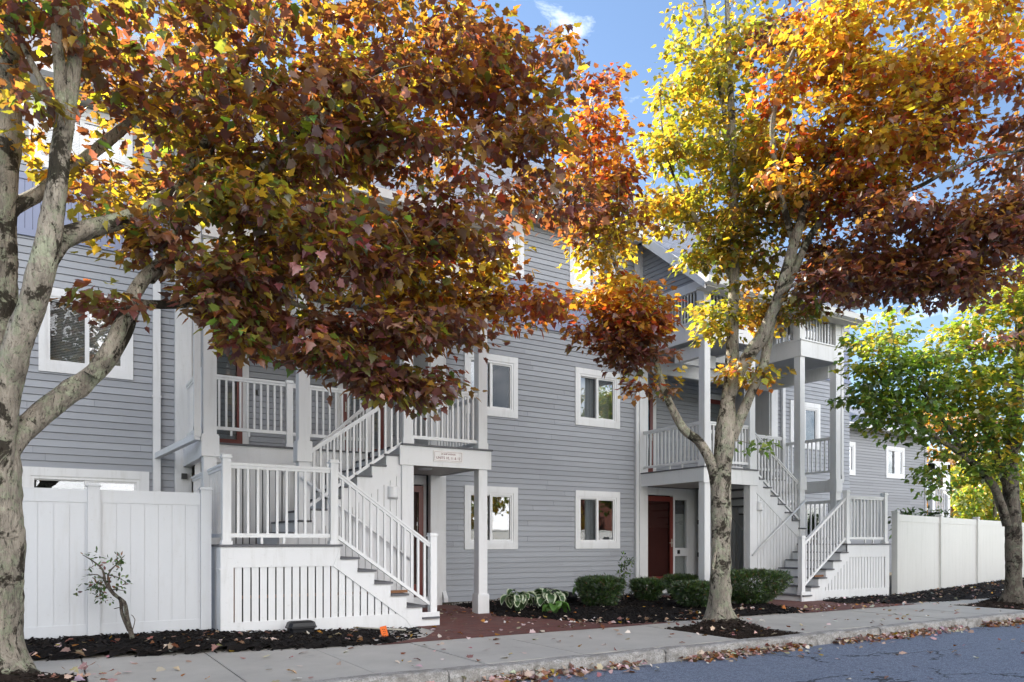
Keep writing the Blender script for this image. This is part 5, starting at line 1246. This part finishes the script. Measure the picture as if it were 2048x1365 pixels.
litter('fallen_leaves', 300, lambda: (random.uniform(0, 30), 6.7 + (8.7 - 6.7) * random.random()), lambda x, y: SZ + .003, LP, .085, .3)
litter('fallen_leaves', 170, lambda: (random.uniform(2, 26), 6.3 - 2.6 * random.random() ** 1.6), lambda x, y: -.197, LP, .08, .3)
litter('fallen_leaves', 150, lambda: (random.uniform(-2, 4.5), random.uniform(8.7, 10.1)), lambda x, y: HL(x, y, False) + .015, LP, .085, .45)
litter('fallen_leaves', 230, lambda: (random.uniform(6.6, 12), random.choice((random.uniform(8.55, 9.3), random.uniform(8.6, 13.3)))), lambda x, y: HM(x, y, False) + .012, LP, .08, .45)
litter('fallen_leaves', 420, lambda: (random.uniform(14, 28), random.uniform(8.5, 11.5)), lambda x, y: HR(x, y, False) + .012, LP, .08, .45)
litter('fallen_leaves', 150, lambda: (random.uniform(4.5, 7.3), random.uniform(8.5, 12.5)), lambda x, y: SZ + .008, LP, .08, .3)
litter('fallen_leaves', 90, lambda: (random.uniform(11.4, 14.2), random.uniform(8.5, 9.5)), lambda x, y: SZ + .008, LP, .08, .3)
litter('fallen_leaves', 50, lambda: (random.uniform(7.6, 9.3), random.uniform(6.75, 8.6)), lambda x, y: SZ + .03 + .10 * math.exp(-((x - 8.6) ** 2 + (y - 7.9) ** 2) / .28), LP, .075, .4)
litter('fallen_leaves', 60, lambda: (random.uniform(-.6, .6), random.uniform(6.8, 8.3)), lambda x, y: SZ + .05, LP, .085, .4)

# ------------------------------------------------------------------ light
SKY_STR, CLOUD_FILL_RAD, FILL_BANK_LO, FILL_BANK_GRAD = .060, 34.5, .66, .34
SUN_EL, SUN_AZ = 40.0, -22.0           # azimuth measured from +Y toward +X
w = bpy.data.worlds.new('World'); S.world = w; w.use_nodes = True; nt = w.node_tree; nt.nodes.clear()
sky = nt.nodes.new('ShaderNodeTexSky'); sky.sky_type = 'NISHITA'; sky.sun_disc = False
sky.sun_elevation = R(SUN_EL); sky.sun_rotation = R(SUN_AZ); sky.air_density = 1.0; sky.dust_density = .1; sky.ozone_density = 1.45
def wn(typ, **kw):
    n = nt.nodes.new(typ)
    for k, v in kw.items(): setattr(n, k, v)
    return n
def wm(op, a, b=0., c=0.):
    n = wn('ShaderNodeMath', operation=op)
    for sk, v in zip(n.inputs, (a, b, c)):
        if isinstance(v, (int, float)): sk.default_value = v
        else: nt.links.new(v, sk)
    return n.outputs[0]
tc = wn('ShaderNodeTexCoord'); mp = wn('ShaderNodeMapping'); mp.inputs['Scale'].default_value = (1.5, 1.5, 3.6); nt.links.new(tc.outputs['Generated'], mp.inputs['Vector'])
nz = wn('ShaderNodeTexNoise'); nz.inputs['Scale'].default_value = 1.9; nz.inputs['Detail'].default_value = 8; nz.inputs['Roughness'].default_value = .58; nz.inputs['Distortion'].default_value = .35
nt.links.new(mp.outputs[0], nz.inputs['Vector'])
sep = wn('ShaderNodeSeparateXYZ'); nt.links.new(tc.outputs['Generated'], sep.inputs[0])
# broken cloud everywhere, plus a bright unseen bank at -Y added to light the facade
thick = wm('MULTIPLY_ADD', sep.outputs['Y'], -FILL_BANK_GRAD, nz.outputs[0])
mask = wn('ShaderNodeMapRange'); mask.inputs['From Min'].default_value = FILL_BANK_LO; mask.inputs['From Max'].default_value = FILL_BANK_LO + .22; nt.links.new(thick, mask.inputs['Value'])
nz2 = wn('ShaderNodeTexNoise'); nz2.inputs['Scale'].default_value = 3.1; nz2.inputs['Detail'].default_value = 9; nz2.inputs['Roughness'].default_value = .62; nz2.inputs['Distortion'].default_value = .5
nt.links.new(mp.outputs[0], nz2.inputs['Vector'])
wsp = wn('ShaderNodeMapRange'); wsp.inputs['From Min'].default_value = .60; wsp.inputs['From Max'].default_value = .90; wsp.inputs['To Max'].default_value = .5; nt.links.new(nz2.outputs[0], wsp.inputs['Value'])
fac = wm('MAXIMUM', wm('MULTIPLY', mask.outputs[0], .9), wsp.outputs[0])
mx = wn('ShaderNodeMix', data_type='RGBA'); mx.inputs[7].default_value = tuple(CLOUD_FILL_RAD * c for c in (1, .985, .97)) + (1,)
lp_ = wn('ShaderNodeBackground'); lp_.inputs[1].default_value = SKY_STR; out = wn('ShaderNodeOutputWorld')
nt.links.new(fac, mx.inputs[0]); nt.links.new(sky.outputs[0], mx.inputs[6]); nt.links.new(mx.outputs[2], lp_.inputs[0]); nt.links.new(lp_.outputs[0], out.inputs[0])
sl = bpy.data.lights.new('sun', 'SUN'); sl.energy = 4.5; sl.angle = R(.5); sl.color = (1, .93, .82); so = bpy.data.objects.new('sun', sl); COL.objects.link(so)
sd = Vector((math.sin(R(SUN_AZ)) * math.cos(R(SUN_EL)), math.cos(R(SUN_AZ)) * math.cos(R(SUN_EL)), math.sin(R(SUN_EL))))
so.rotation_euler = sd.to_track_quat('Z', 'Y').to_euler(); so.location = sd * 60

vs = S.view_settings; vs.view_transform = 'Standard'; vs.look = 'None'; vs.gamma = 1; vs.exposure = 1.95; vs.use_curve_mapping = False
S.display_settings.display_device = 'sRGB'
cy = S.cycles; cy.max_bounces = 8; cy.diffuse_bounces = 4; cy.glossy_bounces = 3; cy.transmission_bounces = 4; cy.transparent_max_bounces = 8
cy.use_denoising = True; cy.sample_clamp_indirect = 6; cy.caustics_reflective = False; cy.caustics_refractive = False
try: cy.denoiser = 'OPENIMAGEDENOISE'; cy.denoising_input_passes = 'RGB_ALBEDO_NORMAL'
except Exception: pass
